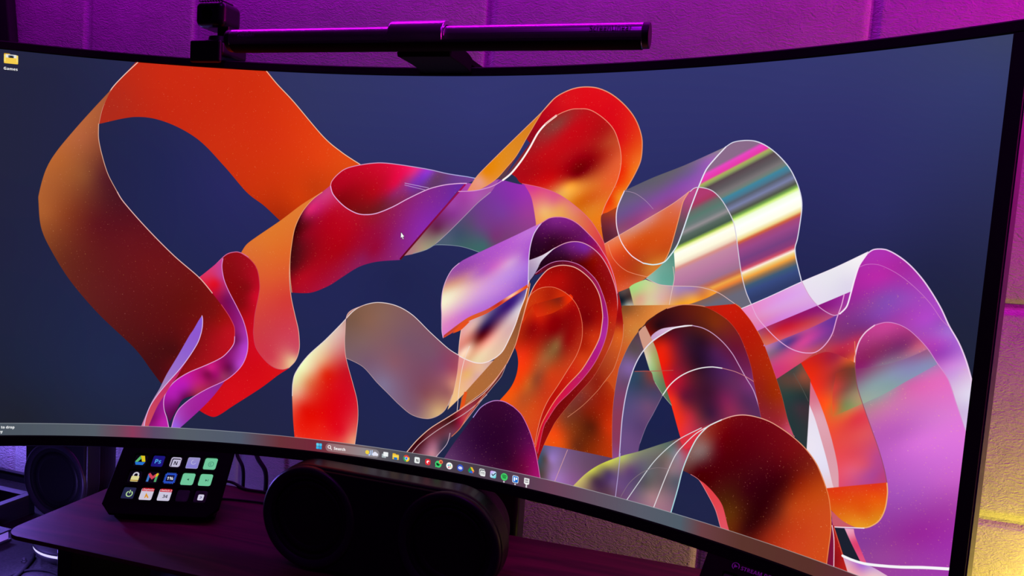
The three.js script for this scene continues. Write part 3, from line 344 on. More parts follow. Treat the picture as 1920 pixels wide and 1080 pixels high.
  { path: [[2129,502,2109,512,2041,548,1944,598,1854,645,1824,665,1798,690,1777,729,1765,773,1763,818,1767,859,1771,916,1778,943],[1778,943,1817,917,1869,872,1946,829,2019,778,2095,725],[2095,725,2093,679,2091,627,2093,586,2102,546,2115,521,2129,502]], tones: [2081,542,12611800, 2003,579,12081872, 1903,633,11030720, 1844,677,10111656, 1796,715,11034776, 1781,752,14196876, 1791,778,15786176, 1777,819,16116944, 1788,857,15249608, 1800,911,14186696, 1849,754,15253688, 1877,703,12613808, 1908,694,12085440, 1836,726,13668496, 1968,666,13660360, 2028,643,13670616, 1912,757,14196952, 1991,702,13144288, 2051,678,12091616, 2077,620,11559120, 1915,805,12615896, 2014,738,12089560, 2074,714,10117328, 1855,850,13400272, 1814,874,14188744, 2074,583,11821264, 1830,794,15519944, 1965,625,11819208], sparkle: 6, grain: [0.881,-0.472,3.0] },
  { path: [[2095,725,2019,780,1946,831,1869,872,1817,917,1778,943],[1778,943,1782,933],[1782,933,1868,862,1945,821,2018,770,2094,718],[2094,718,2095,725]], tones: [2085,726,15224858, 2031,767,16302240, 1997,791,13122088, 1946,827,13652024, 1877,863,14703136, 1806,918,12599344], sparkle: 0 },
  { path: [[1817,921,1849,882,1878,873],[1878,873,1846,906,1817,921]], tones: [1841,898,15224858], sparkle: 0 },
  { line: [1824,665,1798,690,1777,729,1765,773,1763,818,1767,859,1771,916,1778,943], width: 2.5, color: 14725336 },
  { line: [2095,725,2093,679,2091,627,2093,586,2102,546,2115,521,2129,502], width: 3.3, color: 14731504 },
  { line: [2109,514,2129,502,2157,484,2190,478,2224,481,2261,496,2299,524,2334,554,2361,586,2386,621,2408,668,2422,716], width: 2.7, color: 14713000 },
  { line: [1784,940,1869,874,1946,833,2019,781,2095,727], width: 2.5, color: 15223328 },
  { path: [[1455,852,1512,837,1584,843,1650,871,1726,929,1800,980,1844,1000],[1844,1000,1843,1028,1840,1078,1828,1149,1804,1207,1773,1237],[1773,1237,1731,1253,1672,1247,1620,1217,1568,1177,1522,1141,1461,1087,1392,1061],[1392,1061,1383,998,1393,898,1455,852]], tones: [1473,908,8937552, 1409,913,8017992, 1536,881,8938072, 1456,991,8413280, 1628,973,8017256, 1589,1058,8935528, 1737,1001,8015976, 1783,1055,9062504, 1725,1163,9064536, 1686,1229,8937584, 1810,1142,10510432, 1776,1221,13674616, 1482,1070,8018544, 1826,1050,10504288, 1551,1144,8417424, 1829,1109,13140080], sparkle: 0 },
  { path: [[1181,1229,1181,1179,1192,1134,1237,1067,1305,999,1366,932,1413,878,1455,852],[1455,852,1392,888,1383,957,1387,1038,1402,1093,1425,1158,1446,1224,1452,1294,1444,1396],[1444,1396,1199,1399],[1199,1399,1189,1323,1181,1229]], tones: [1228,1120,15788208, 1200,1171,15259808, 1305,1015,15257776, 1367,954,14201000, 1298,1078,15247488, 1372,1040,13660272, 1248,1172,14711376, 1202,1219,15245440, 1311,1129,14692376, 1230,1273,14687248, 1356,1166,14159640, 1403,1244,14158368, 1299,1339,15211024, 1387,1350,14686248, 1436,1376,15241328, 1390,1104,13113896, 1212,1349,15343632, 1267,1112,15380616, 1398,914,12618368], sparkle: 2 },
  { line: [1181,1229,1181,1179,1192,1134,1237,1067,1305,999,1366,932,1413,878,1455,852,1512,837,1584,843,1650,871,1726,929,1800,980,1844,1000], width: 2.9, color: 15259864 },
  { line: [1392,1061,1461,1087,1522,1141,1568,1177,1620,1217,1672,1247,1731,1253,1773,1237,1804,1207,1828,1149], width: 1.6, color: 13150376 },
  { line: [1455,852,1392,888,1383,957,1387,1038,1402,1093,1425,1158,1446,1224,1452,1294,1444,1396], width: 2.0, color: 14725288 },
  { path: [[1657,1393,1697,1340,1748,1287,1816,1235,1877,1188,1944,1133,1986,1083,2031,1011],[2031,1011,2016,1054,1987,1095,1940,1160,1868,1267,1836,1304,1802,1354,1779,1394],[1779,1394,1657,1393]], tones: [1715,1343,4853784, 1838,1242,5247000, 1799,1298,6959168, 1864,1240,10099256, 1738,1364,9064552, 1760,1381,12615824, 1831,1293,6961744, 1938,1143,8003624, 1899,1194,10500168, 1986,1078,6957610, 1818,1331,3814472, 1798,1359,4864592, 1880,1231,12073032, 1695,1375,4854816, 1769,1349,10117240], sparkle: 0 },
  { line: [1657,1393,1697,1340,1748,1287,1816,1235,1877,1188,1944,1133,1986,1083,2031,1011], width: 3.1, color: 15780016, color2: 15245456 },
  { line: [1678,1394,1709,1352,1766,1299,1824,1254,1879,1213,1925,1171,1964,1129], width: 2.7, color: 13150384 },
  { line: [1828,1293,1818,1335,1778,1390], width: 2.3, color: 13678792 },
  { line: [2031,1011,2016,1054,1987,1095,1939,1161,1868,1267], width: 1.6, color: 12626088 },
  { line: [1958,1125,1900,1208,1868,1267,1836,1304], width: 2.7, color: 14186576 },
  { path: [[2425,713,2428,772,2420,862,2400,922,2363,1002,2317,1064,2274,1123,2240,1174,2224,1205,2197,1273],[2197,1273,2281,1268,2451,1265],[2451,1265,2443,1181,2439,1108,2441,1041,2447,979],[2447,979,2452,951,2459,871,2452,815,2442,767,2425,713]], tones: [2400,1077,10493960, 2426,1163,13119496, 2345,1123,8396812, 2369,1174,6298632, 2311,1185,8007696, 2274,1174,9058844, 2234,1223,15747088, 2216,1251,15749136, 2266,1254,14175248, 2316,1255,7350800, 2413,1238,11022344, 2356,1251,8005640, 2322,1082,8400936, 2290,1119,8008744, 2376,1018,9445392, 2339,1047,9449504, 2417,934,12077088, 2431,883,13654048, 2442,847,14178332, 2438,803,10489872, 2430,751,11014160, 2424,1019,12072976], sparkle: 4 },
  { path: [[2442,767,2452,815,2454,857,2448,899,2432,962,2419,987,2397,1021],[2397,1021,2414,1011,2441,1041],[2441,1041,2447,979,2452,951,2478,881,2517,817,2559,772,2596,746,2638,730],[2638,730,2602,735,2443,755]], tones: [2459,765,9064488, 2471,799,13135920, 2541,759,14188600, 2493,831,13664312, 2465,896,13656104, 2451,961,13652000, 2437,1017,13126170, 2594,741,14717000, 2508,794,13662772], sparkle: 4 },
  { line: [2452,815,2454,857,2448,899,2432,962,2419,987,2397,1021,2378,1050,2328,1110,2277,1158], width: 1.6, color: 14190696 },
  { line: [2451,1265,2443,1181,2439,1108,2441,1041,2447,979,2452,951,2478,881,2517,817,2559,772,2596,746,2638,730], width: 2.5, color: 15769696 },
  { path: [[2197,1273,2281,1268,2451,1265],[2451,1265,2452,1285,2381,1319,2319,1391],[2319,1391,2190,1392],[2190,1392,2179,1336,2197,1273]], tones: [2188,1323,3820640, 2205,1320,5917264, 2221,1316,9071264, 2236,1380,10121392, 2262,1327,9071258, 2305,1364,9067152, 2361,1314,6965864, 2426,1283,6307936, 2279,1285,8018570, 2201,1378,5784648], sparkle: 0 },
  { line: [2286,1271,2247,1391], width: 1.8, color: 14196896 },
  { path: [[2596,746,2638,730,2677,725,2719,726,2758,739,2798,761,2832,796,2857,840,2878,888,2892,938,2920,1026],[2920,1026,2865,1032,2803,1061,2759,1094],[2759,1094,2695,1178],[2695,1178,2674,1139,2638,1050,2611,990,2557,857],[2557,857,2526,809,2559,772,2596,746]], tones: [2562,787,3804176, 2666,757,5904402, 2753,776,8006160, 2825,834,6952240, 2868,891,7348304, 2573,807,2755088, 2887,936,8007792, 2596,868,14163984, 2613,917,14162960, 2638,930,10491944, 2642,879,8394792, 2673,840,3806248, 2714,901,2756132, 2761,860,4856392, 2799,903,5382234, 2658,964,11015212, 2628,980,13112360, 2700,945,5904424, 2826,934,6301784, 2672,1018,8001584, 2709,1044,8003632, 2756,985,4199472, 2765,1050,4200504, 2808,1000,8003664, 2827,1032,9054288, 2872,987,5908568, 2904,1015,5909080, 2647,1031,14691360, 2670,1095,15740960, 2703,1071,12068920, 2695,1115,14168128, 2733,1073,8005688, 2693,1155,14690360, 2721,833,3280932, 2624,834,6950944], sparkle: 0 },
  { path: [[2621,802,2654,794,2683,789],[2683,789,2622,807,2588,830,2556,859],[2556,859,2552,840,2582,814,2621,802]], tones: [2660,793,16052468, 2601,817,14203096, 2564,847,13148360], sparkle: 0 },
  { path: [[2506,833,2526,809],[2526,809,2557,857],[2557,857,2529,890],[2529,890,2506,833]], tones: [2520,827,13142128, 2536,860,14198936], sparkle: 0 },
  { path: [[2529,890,2557,857],[2557,857,2576,893,2611,990,2638,1050],[2638,1050,2606,1022,2572,983,2553,951,2529,890]], tones: [2555,909,12107912, 2563,882,11575408, 2572,941,10006640, 2597,980,6979672, 2542,915,14208176, 2619,1028,5927000, 2593,938,10516552], sparkle: 0 },
  { path: [[2530,896,2506,962],[2506,962,2555,954],[2555,954,2530,896]], tones: [2529,931,1975624], sparkle: 0 },
  { path: [[2451,1265,2443,1181,2439,1108,2441,1041,2447,979,2452,951,2478,881,2517,817,2559,772],[2559,772,2526,809,2506,833,2529,890],[2529,890,2510,926,2496,968,2481,1040,2474,1122,2474,1209,2475,1315,2472,1393],[2472,1393,2446,1396,2451,1265]], tones: [2473,1046,8011880, 2461,1120,9058904, 2461,1210,9058912, 2498,892,5917264, 2485,955,8413344, 2513,854,5914704, 2458,1311,9066672, 2519,814,4202528, 2479,1000,6965872], sparkle: 0 },
  { path: [[2496,968,2481,1040,2474,1122,2474,1209,2475,1315,2472,1393],[2472,1393,2516,1324,2538,1225],[2538,1225,2542,1194,2559,1134,2579,1088,2605,1024],[2605,1024,2572,983,2555,954,2498,964]], tones: [2526,1001,3817560, 2513,1074,5917304, 2495,1185,6965888, 2559,1065,6965872, 2508,1236,6965888, 2582,1017,4866144, 2538,1140,5914736, 2523,967,3949656, 2488,1331,6965888, 2559,964,8403512], sparkle: 0 },
  { line: [2504,963,2555,954,2633,938], width: 2.0, color: 12079176 },
  { line: [2683,789,2654,794,2622,806,2588,830,2555,857,2529,890,2510,926,2496,968,2481,1040,2474,1122,2474,1209,2475,1315,2472,1393], width: 3.5, color: 16051956, color2: 11577560 },
  { line: [2683,789,2716,792,2749,804,2785,827,2816,856,2840,888,2865,922,2890,954,2912,1001,2920,1026], width: 2.7, color: 13148360 },
  { line: [2596,746,2638,730,2677,725,2719,726,2758,739,2798,761,2832,796,2857,840,2878,888,2892,938,2920,1026], width: 2.5, color: 14714976, color2: 11034776 },
  { line: [2605,1024,2625,989,2649,961,2680,937,2717,918,2755,907,2789,905], width: 3.5, color: 15263976 },
  { line: [2789,905,2827,908,2862,917,2900,934,2925,953,2964,983,2995,1017], width: 2.0, color: 13666440 },
  { line: [2605,1024,2579,1088,2559,1134,2542,1194], width: 1.4, color: 9075352 },
  { line: [2576,987,2606,1022,2638,1050], width: 1.6, color: 11055256 },
  { path: [[2812,707,2831,718,2861,747,2884,776,2912,819,2934,864,2955,908,2975,954,2998,1017,3020,1061],[3020,1061,2986,1049,2920,1029],[2920,1026,2892,938,2878,888,2857,840,2832,796,2798,761,2758,739,2719,726],[2719,726,2812,707]], tones: [2783,730,13113866, 2853,782,12064776, 2891,840,11542536, 2928,896,11020296, 2834,752,12589576, 2949,955,10102792, 2929,991,9052192, 2985,1034,11022400, 2912,931,9969680, 2749,727,12590092, 2996,1039,12075096], sparkle: 4 },
  { line: [2812,707,2831,718,2861,747,2884,776,2912,819,2934,864,2955,908,2975,954,2998,1017,3020,1061], width: 2.3, color: 15235144 },
  { line: [2934,864,2955,908,2975,954,2998,1017,3020,1061], width: 1.4, color: 14192768 },
  { path: [[2831,718,2906,676,2997,622,3083,575,3164,526],[3164,526,3146,563,3138,600,3131,636],[3131,636,3049,683,2915,760,2888,777],[2884,776,2861,747,2831,718]], tones: [2966,658,14721256, 2910,711,14719192, 2861,730,15239360, 2928,740,14188752, 2999,685,14459104, 2890,753,14713016, 2987,641,14723304], sparkle: 0, grain: [0.875,-0.485,4.0] },
  { path: [[2997,622,3083,575,3164,526],[3164,526,3146,563,3138,600,3131,636],[3131,636,3049,683],[3049,683,3022,658,2997,622]], tones: [3080,616,15131374, 3143,553,16052468, 3040,650,15261936, 3123,619,14735596], sparkle: 0 },
  { line: [2831,718,2906,676,2997,622,3083,575,3164,526], width: 2.0, color: 16050420 },
  { path: [[2888,777,2915,760,3049,683,3131,636],[3131,636,3126,677,3109,698],[3109,698,3035,748,2920,814],[2920,814,2909,813,2888,777]], tones: [2946,761,12591160, 3004,730,11542608, 3086,674,9445512, 3123,652,10498208, 2911,802,13656144, 3033,730,12597840, 2978,776,14174816, 3075,705,11025016, 2916,776,12073552, 2962,774,14170184], sparkle: 0, grain: [0.875,-0.485,4.0] },
  { path: [[2909,813,2920,814,3035,748,3109,698],[3109,698,3103,716,3095,754,3080,786,3059,810,3016,851],[3016,851,2955,908],[2955,908,2934,864,2909,813]], tones: [2943,815,9068696, 2977,798,5913224, 3009,790,12599440, 3063,736,9058968, 3053,783,10502288, 2969,839,13126272, 2957,875,13646456, 3014,835,14176368, 3069,798,11552872, 2929,833,9463944, 3021,758,12077200], sparkle: 0, grain: [0.859,-0.511,3.0] },
  { path: [[3162,532,3175,520,3193,516,3213,518,3242,532,3271,553,3302,584,3328,617,3353,654,3374,692,3400,731,3419,769,3435,811,3442,835],[3448,833,3444,958],[3444,958,3424,912,3408,875,3386,824,3357,788,3333,757,3307,733,3282,715,3254,705,3227,705,3201,716,3180,738,3166,766,3160,804,3161,831],[3161,831,3018,851],[3018,851,3059,810,3080,786,3095,754,3103,716,3109,698,3125,676,3132,639,3138,600,3146,563,3162,532]], tones: [3182,535,11546800, 3158,566,11545768, 3201,590,12069544, 3250,558,11020960, 3292,595,11024560, 3140,653,10103448, 3182,663,9453728, 3220,644,9062576, 3271,638,10111160, 3326,685,11552968, 3355,735,11553472, 3212,694,9060520, 3146,710,8402058, 3176,735,9056372, 3124,772,10498144, 3365,767,10503608, 3387,789,13402328, 3422,802,14201056, 3151,767,12071000, 3111,788,12070992, 3071,817,12075072, 3059,842,13643808, 3128,815,11544632, 3262,680,10502320, 3304,716,11028664, 3438,851,14735600, 3425,894,13678816, 3404,806,13672672, 3439,943,14205160, 3156,817,14704688, 3362,680,10506432, 3374,712,11036880], sparkle: 3, grain: [0.873,-0.488,1.8] },
  { path: [[3161,831,3160,804,3166,766,3180,738,3201,716,3227,705,3254,705,3282,715,3307,733,3333,757,3357,788,3386,824,3408,875,3424,912,3444,958],[3444,958,3442,982,3436,1334],[3436,1334,3164,1449,3152,1173],[3152,1173,3273,1121],[3273,1121,3263,1088,3244,1040,3220,989,3191,927,3173,883,3161,831]], tones: [3180,777,10498160, 3228,727,12599440, 3208,787,9054816, 3283,760,9058928, 3309,759,12607616, 3186,834,9056368, 3225,826,9075344, 3288,801,9075360, 3204,881,9085080, 3265,833,8423592, 3220,902,9478304, 3330,782,9072808, 3293,852,12611752, 3352,816,13660344, 3249,928,13138088, 3299,910,13660344, 3375,919,14186704, 3254,976,12607672, 3333,998,14184664, 3293,981,12607680, 3431,998,14184664, 3289,1066,12607688, 3415,1070,13131976, 3323,1141,11030712, 3421,1135,11026600, 3270,1259,9451672, 3357,1227,9971864, 3431,1227,10498216, 3288,1310,9978008, 3400,1280,10500264, 3232,1287,9058968, 3255,856,8954016, 3314,810,8947888, 3216,928,11569304], sparkle: 4, grain: [0.801,-0.599,2.2] },
  { path: [[3163,841,3225,821,3287,790,3331,760],[3331,760,3345,774,3357,791],[3357,791,3292,847,3245,888,3191,929],[3191,929,3173,883,3163,841]], tones: [3167,852,9058928, 3225,826,9071240, 3287,798,9072800, 3328,769,9986188, 3204,876,9083040, 3265,833,8949936, 3331,793,9077936, 3219,899,9741986, 3197,918,10135708, 3291,831,8949940, 3249,870,8954020], sparkle: 0, grain: [0.783,-0.622,2.4] },
  { line: [3162,532,3175,520,3193,516,3213,518,3242,532,3271,553,3302,584,3328,617,3353,654,3374,692,3400,731,3419,769,3435,811,3442,835], width: 3.3, color: 15782128 },
  { line: [3161,831,3160,804,3166,766,3180,738,3201,716], width: 3.3, color: 15780064 },
  { line: [3201,716,3227,705,3254,705,3282,715,3307,733,3333,757,3357,788,3386,824,3408,875,3424,912,3444,958], width: 1.8, color: 14192848 },
  { line: [3148,567,3164,559,3191,557,3218,565,3252,582,3293,612,3328,645,3355,679,3374,695], width: 1.4, color: 13662408 },
  { line: [2860,703,2881,738,2914,769,2945,793,2978,811,3009,819,3038,818,3059,810,3080,786,3095,754,3102,713,3111,675,3115,645], width: 2.7, color: 15247576 },
  { line: [2997,620,3022,658,3049,684,3078,700,3096,704,3109,698], width: 2.3, color: 14196944 },
  { line: [3109,698,3125,676,3132,639,3138,600,3146,563,3162,532], width: 3.9, color: 16312568 },
  { line: [3155,767,3160,804,3163,838], width: 2.0, color: 14712928 },
  { path: [[3018,851,3048,897,3082,956,3109,1013,3133,1076,3147,1125,3153,1171],[3153,1171,3273,1122],[3273,1122,3263,1088,3244,1040,3220,989,3191,927,3173,883,3161,824],[3161,824,3085,808,3018,851]], tones: [3061,857,14166040, 3103,849,12070960, 3145,844,8009768, 3079,898,14692384, 3136,890,9457736, 3166,907,9468000, 3113,944,14704680, 3141,942,9470032, 3177,922,11047024, 3103,986,15751720, 3172,975,14696512, 3136,1035,15223360, 3203,1004,14700632, 3182,1068,14698584, 3162,1147,14700656, 3212,1089,14176368, 3237,1067,12601480, 3241,1109,11551888, 3260,1103,12075136, 3186,1111,14702712, 3114,814,11020352, 3149,814,14178352, 3184,957,14698568, 3157,963,14182976], sparkle: 0, grain: [0.752,-0.659,1.8] },
  { path: [[3116,861,3161,838],[3161,838,3173,883,3191,928],[3191,928,3156,953,3119,980],[3119,980,3113,921,3116,861]], tones: [3125,897,12075064, 3123,956,14180400, 3147,863,8141872, 3144,900,9195588, 3165,903,9468000, 3145,941,9076816, 3175,923,10784872, 3136,958,11040832], sparkle: 0, grain: [0.812,-0.584,1.8] },
  { line: [3161,824,3173,883,3191,927,3220,989,3244,1040,3263,1088,3273,1122], width: 1.6, color: 9455712 },
  { path: [[3048,897,3052,963,3057,1093],[3057,1093,3089,1123,3113,1165,3126,1188],[3126,1188,3145,1176],[3145,1176,3136,1162,3114,1099,3090,1039,3071,994,3052,949]], tones: [3070,1021,15261936, 3068,1083,15525106, 3110,1132,14998768, 3130,1175,15255760, 3055,979,15390952], sparkle: 0 },
  { path: [[3048,897,3082,956,3109,1013,3133,1076,3147,1125,3153,1171],[3153,1171,3143,1177],[3143,1177,3136,1162,3114,1099,3090,1039,3071,994,3051,957],[3051,957,3048,897]], tones: [3061,940,14184584, 3081,988,14721200, 3118,1070,14457512, 3141,1153,14459052], sparkle: 0 },
  { path: [[2955,908,3018,851],[3018,851,3048,892],[3048,892,3052,963,3057,1093],[3057,1093,3034,1070,3018,1057],[3018,1057,2998,1017,2975,954,2955,908]], tones: [3003,875,4867650, 2983,905,5914680, 3026,886,9062968, 2995,946,2768444, 3028,977,3813432, 3033,1030,2765880, 3015,1003,2896952, 3036,937,2765876], sparkle: 0 },
  { line: [3001,883,3030,923,3049,953], width: 1.2, color: 5921364 },
  { path: [[3122,1183,3273,1121],[3273,1121,3277,1150,3275,1192,3264,1226,3244,1249,3225,1260,3199,1263,3169,1256,3139,1237],[3139,1237,3132,1208,3122,1183]], tones: [3194,1185,14699024, 3247,1165,15224846, 3225,1216,14704656, 3215,1252,15241248, 3259,1219,14712856, 3152,1195,14696464, 3244,1140,14694424, 3192,1165,14696472, 3148,1219,14438416], sparkle: 7 },
  { line: [3273,1122,3277,1150,3275,1192,3264,1226,3244,1249,3225,1260], width: 2.9, color: 15773808 },
  { path: [[3140,1240,3169,1257,3199,1265],[3199,1265,3151,1283],[3151,1283,3140,1240]], tones: [3159,1261,12597832, 3181,1268,13662344], sparkle: 0 },
  { line: [3150,1283,3199,1268,3229,1259], width: 2.9, color: 16048360 },
  { path: [[3150,1285,3181,1277],[3181,1277,3201,1306,3232,1354],[3232,1354,3185,1352],[3185,1352,3150,1285]], tones: [3178,1307,1842990, 3210,1340,1843248], sparkle: 0 },
  { path: [[3181,1277,3203,1271],[3203,1271,3211,1293,3246,1353],[3246,1353,3232,1354],[3232,1354,3201,1309,3181,1277]], tones: [3197,1285,15241392, 3210,1303,14699128, 3230,1340,14700672], sparkle: 0 },
  { path: [[3151,1279,3160,1298,3182,1347,3203,1395],[3203,1395,3161,1395],[3161,1395,3156,1319,3147,1280]], tones: [3166,1326,11016216, 3185,1379,11541016, 3165,1372,9441304], sparkle: 3 },
  { path: [[3142,1262,3150,1286,3156,1319,3161,1395],[3161,1395,3141,1396],[3141,1396,3145,1346,3145,1305,3142,1262]], tones: [3149,1363,9048136, 3149,1302,7344168], sparkle: 0 },
  { line: [3147,1280,3156,1319,3163,1394], width: 2.5, color: 15780056 },
  { line: [3153,1285,3182,1350,3203,1395], width: 2.0, color: 14704712 },
  { path: [[3184,1354,3237,1355,3266,1356,3321,1369],[3321,1369,3217,1412,3201,1393],[3201,1393,3184,1354]], tones: [3213,1372,14192824, 3255,1374,14725320, 3198,1367,14196928, 3233,1361,11563216], sparkle: 0 },
  { line: [3183,1353,3208,1355,3239,1353,3276,1344,3329,1327,3381,1307,3442,1286], width: 7.4, color: 16184568 },
  { path: [[2317,1392,2358,1341,2403,1300,2450,1269,2489,1247,2539,1223,2604,1187,2679,1145,2741,1100,2803,1061],[2803,1061,2781,1076,2759,1094,2731,1133,2714,1172,2702,1209,2691,1252,2681,1315,2665,1398],[2665,1398,2472,1393,2317,1392]], tones: [2345,1361,13154408, 2381,1323,13158480, 2436,1283,13158480, 2491,1252,11581544, 2393,1350,5915720, 2439,1315,6047840, 2461,1346,6834808, 2513,1288,6834800, 2548,1259,6971504, 2599,1211,7368808, 2654,1171,6316128, 2578,1282,6316136, 2500,1364,6965368, 2547,1352,6969968, 2625,1296,6969952, 2654,1254,9072760, 2597,1356,10516608, 2647,1343,9071224, 2670,1198,9074824, 2620,1241,6970460, 2675,1284,5921384, 2444,1378,5913168, 2572,1319,6051420, 2636,1215,7629414, 2717,1127,10498112, 2694,1167,12593208], sparkle: 0 },
  { path: [[2700,1131,2759,1094,2730,1133,2715,1164,2695,1178],[2695,1178,2675,1149,2700,1131]], tones: [2717,1132,13645896, 2694,1162,14690360], sparkle: 0 },
  { line: [2472,1393,2476,1297,2477,1243], width: 2.5, color: 11575504 },
  { line: [2512,1393,2548,1326,2593,1246,2639,1186,2679,1146,2741,1100], width: 2.5, color: 14212320 },
  { line: [2606,1395,2640,1277,2664,1207,2694,1160,2729,1118,2777,1079], width: 2.7, color: 14999780 },
  { line: [2491,1386,2517,1333,2560,1286,2604,1261,2657,1253], width: 1.4, color: 9074816 },
  { path: [[2803,1061,2833,1044,2865,1033,2906,1030,2946,1035,2986,1049,3023,1067,3057,1090,3089,1123,3113,1165,3130,1204,3140,1247,3144,1281,3145,1305,3144,1346,3143,1399],[3143,1399,2860,1399],[2860,1399,2850,1378,2828,1322,2799,1292,2769,1272,2720,1253,2694,1247],[2691,1252,2702,1209,2714,1172,2731,1133,2759,1094],[2759,1094,2781,1076,2803,1061]], tones: [2848,1073,6947856, 2963,1094,6948370, 2924,1184,4850704, 2803,1133,6817296, 2742,1167,9071208, 2764,1172,7884880, 2725,1216,6962236, 2793,1202,5243918, 2898,1256,3932940, 3011,1113,7342608, 3071,1140,8396816, 3049,1188,9052168, 3102,1203,12600592, 3026,1266,11024402, 2965,1284,3802120, 2939,1341,3802374, 3122,1250,13388314, 3063,1332,13123096, 3124,1341,13650458, 3005,1368,11546642, 2909,1367,3803144, 2859,1333,5909000, 2835,1291,4856328, 2808,1268,4852746, 3036,1372,13122586, 2973,1362,8921616, 2768,1116,9056296, 2876,1370,5906440, 2997,1290,7348240, 3004,1201,4720136, 2744,1231,5244944], sparkle: 4, grain: [0.491,-0.871,1.8] },
  { path: [[2749,1264,2769,1272,2799,1292,2828,1322,2850,1378,2862,1404],[2862,1404,2837,1404],[2837,1404,2826,1382,2807,1339,2775,1295,2749,1264]], tones: [2794,1302,14696520, 2824,1352,14699096, 2845,1396,14700640], sparkle: 0 },
  { line: [2720,1253,2749,1264,2775,1295,2807,1339,2827,1385,2834,1401], width: 1.6, color: 14717080 },
  { line: [2803,1061,2781,1076,2759,1094,2731,1133,2714,1172,2702,1209,2691,1252,2681,1315,2665,1398], width: 3.5, color: 15265004, color2: 10541280 },
  { line: [2803,1061,2833,1044,2865,1033,2906,1030,2946,1035,2986,1049,3023,1067,3057,1090,3089,1123,3113,1165], width: 2.9, color: 15249576, color2: 14714968 },
  { line: [3113,1165,3130,1204,3140,1247,3144,1281,3145,1305,3144,1346,3143,1399], width: 2.3, color: 15239248 },
  { path: [[1809,1393,1838,1342,1877,1281,1916,1220,1941,1182,1967,1160,1997,1146,2033,1144,2069,1156,2102,1179,2132,1222,2156,1272,2174,1326,2192,1395],[2192,1395,1809,1393]], tones: [2004,1182,3540526, 2070,1229,3409200, 1949,1309,3015984, 1871,1358,4857936, 2058,1349,3408936, 2131,1276,5900872, 2160,1332,9046616, 2177,1383,10489960, 2122,1379,6948920, 2089,1207,3934008, 1843,1383,5910624], sparkle: 3 },
  { line: [1916,1220,1941,1182,1967,1160,1997,1146,2033,1144,2069,1156], width: 3.1, color: 11049184, color2: 13660344 },
  { line: [2069,1156,2102,1179,2132,1222,2156,1272,2174,1326,2192,1395], width: 2.5, color: 14184632 },
];
const CW = 4096, CH = 1714, K = CW / 3440;
function canvas(w, h) { const c = document.createElement('canvas'); c.width = w; c.height = h; return c; }
const hex = (n) => '#' + n.toString(16).padStart(6, '0');
function spline(ctx, p, first) {                                    // a smooth curve through the points of one run
  const n = p.length / 2, at = (i) => [p[2 * Math.min(n - 1, Math.max(0, i))], p[2 * Math.min(n - 1, Math.max(0, i)) + 1]];
  if (first) ctx.moveTo(p[0], p[1]); else ctx.lineTo(p[0], p[1]);
  for (let i = 0; i + 1 < n; i++) { const [a, b, c, d] = [at(i - 1), at(i), at(i + 1), at(i + 2)]; ctx.bezierCurveTo(b[0] + (c[0] - a[0]) / 6, b[1] + (c[1] - a[1]) / 6, c[0] - (d[0] - b[0]) / 6, c[1] - (d[1] - b[1]) / 6, c[0], c[1]); }
}
function outline(ctx, path) { ctx.beginPath(); path.forEach((p, i) => spline(ctx, p, !i)); ctx.closePath(); }
function toneField(t, grain) {                                             // colours given at scattered points, blended smoothly between them
  const n = t.length / 3, soft = 16, A = [], [gx, gy, gr] = grain ?? [1, 0, 1], len = (x, y) => Math.hypot((x * gx + y * gy) / gr, y * gx - x * gy, soft), dist = (i, j) => len(t[3 * i] - t[3 * j], t[3 * i + 1] - t[3 * j + 1]);
  const rgb = (c) => [c >> 16, (c >> 8) & 255, c & 255];
  if (n < 3) { const c = rgb(t[2]), d = rgb(t[3 * n - 1]), m = c.map((v, k) => (v + d[k]) / 2); return () => m; }
  for (let i = 0; i <= n; i++) { A.push([]); for (let j = 0; j <= n; j++) A[i].push(i < n && j < n ? -dist(i, j) : i === n && j === n ? 0 : 1); A[i].push(...(i < n ? rgb(t[3 * i + 2]) : [0, 0, 0])); }
  for (let c = 0; c <= n; c++) {
    let p = c; for (let r = c + 1; r <= n; r++) if (Math.abs(A[r][c]) > Math.abs(A[p][c])) p = r;
    [A[c], A[p]] = [A[p], A[c]];
    for (let r = 0; r <= n; r++) if (r !== c) { const q = A[r][c] / A[c][c]; if (q) for (let k = c; k < n + 4; k++) A[r][k] -= q * A[c][k]; }
  }
  const w = A.map((row, i) => [0, 1, 2].map((k) => row[n + 1 + k] / row[i]));
  return (x, y) => { const o = [...w[n]]; for (let i = 0; i < n; i++) { const d = -len(x - t[3 * i], y - t[3 * i + 1]); for (let k = 0; k < 3; k++) o[k] += w[i][k] * d; } return o; };
}
function paintTones(ctx, tones, box, grain) {                              // fills box (screen pixels) with the blended tones, computed every 4 pixels
  const q = 4, w = Math.max(2, Math.ceil((box[2] - box[0]) / q) + 2), h = Math.max(2, Math.ceil((box[3] - box[1]) / q) + 2), c = canvas(w, h), x = c.getContext('2d'), im = x.createImageData(w, h), f = toneField(tones, grain);
  for (let j = 0; j < h; j++) for (let i = 0; i < w; i++) { const o = f(box[0] + (i - 0.5) * q, box[1] + (j - 0.5) * q), k = (j * w + i) * 4; im.data[k] = clamp(o[0]); im.data[k + 1] = clamp(o[1]); im.data[k + 2] = clamp(o[2]); im.data[k + 3] = 255; }
  x.putImageData(im, 0, 0);
  ctx.imageSmoothingEnabled = true; ctx.drawImage(c, box[0] - q, box[1] - q, w * q, h * q);
}
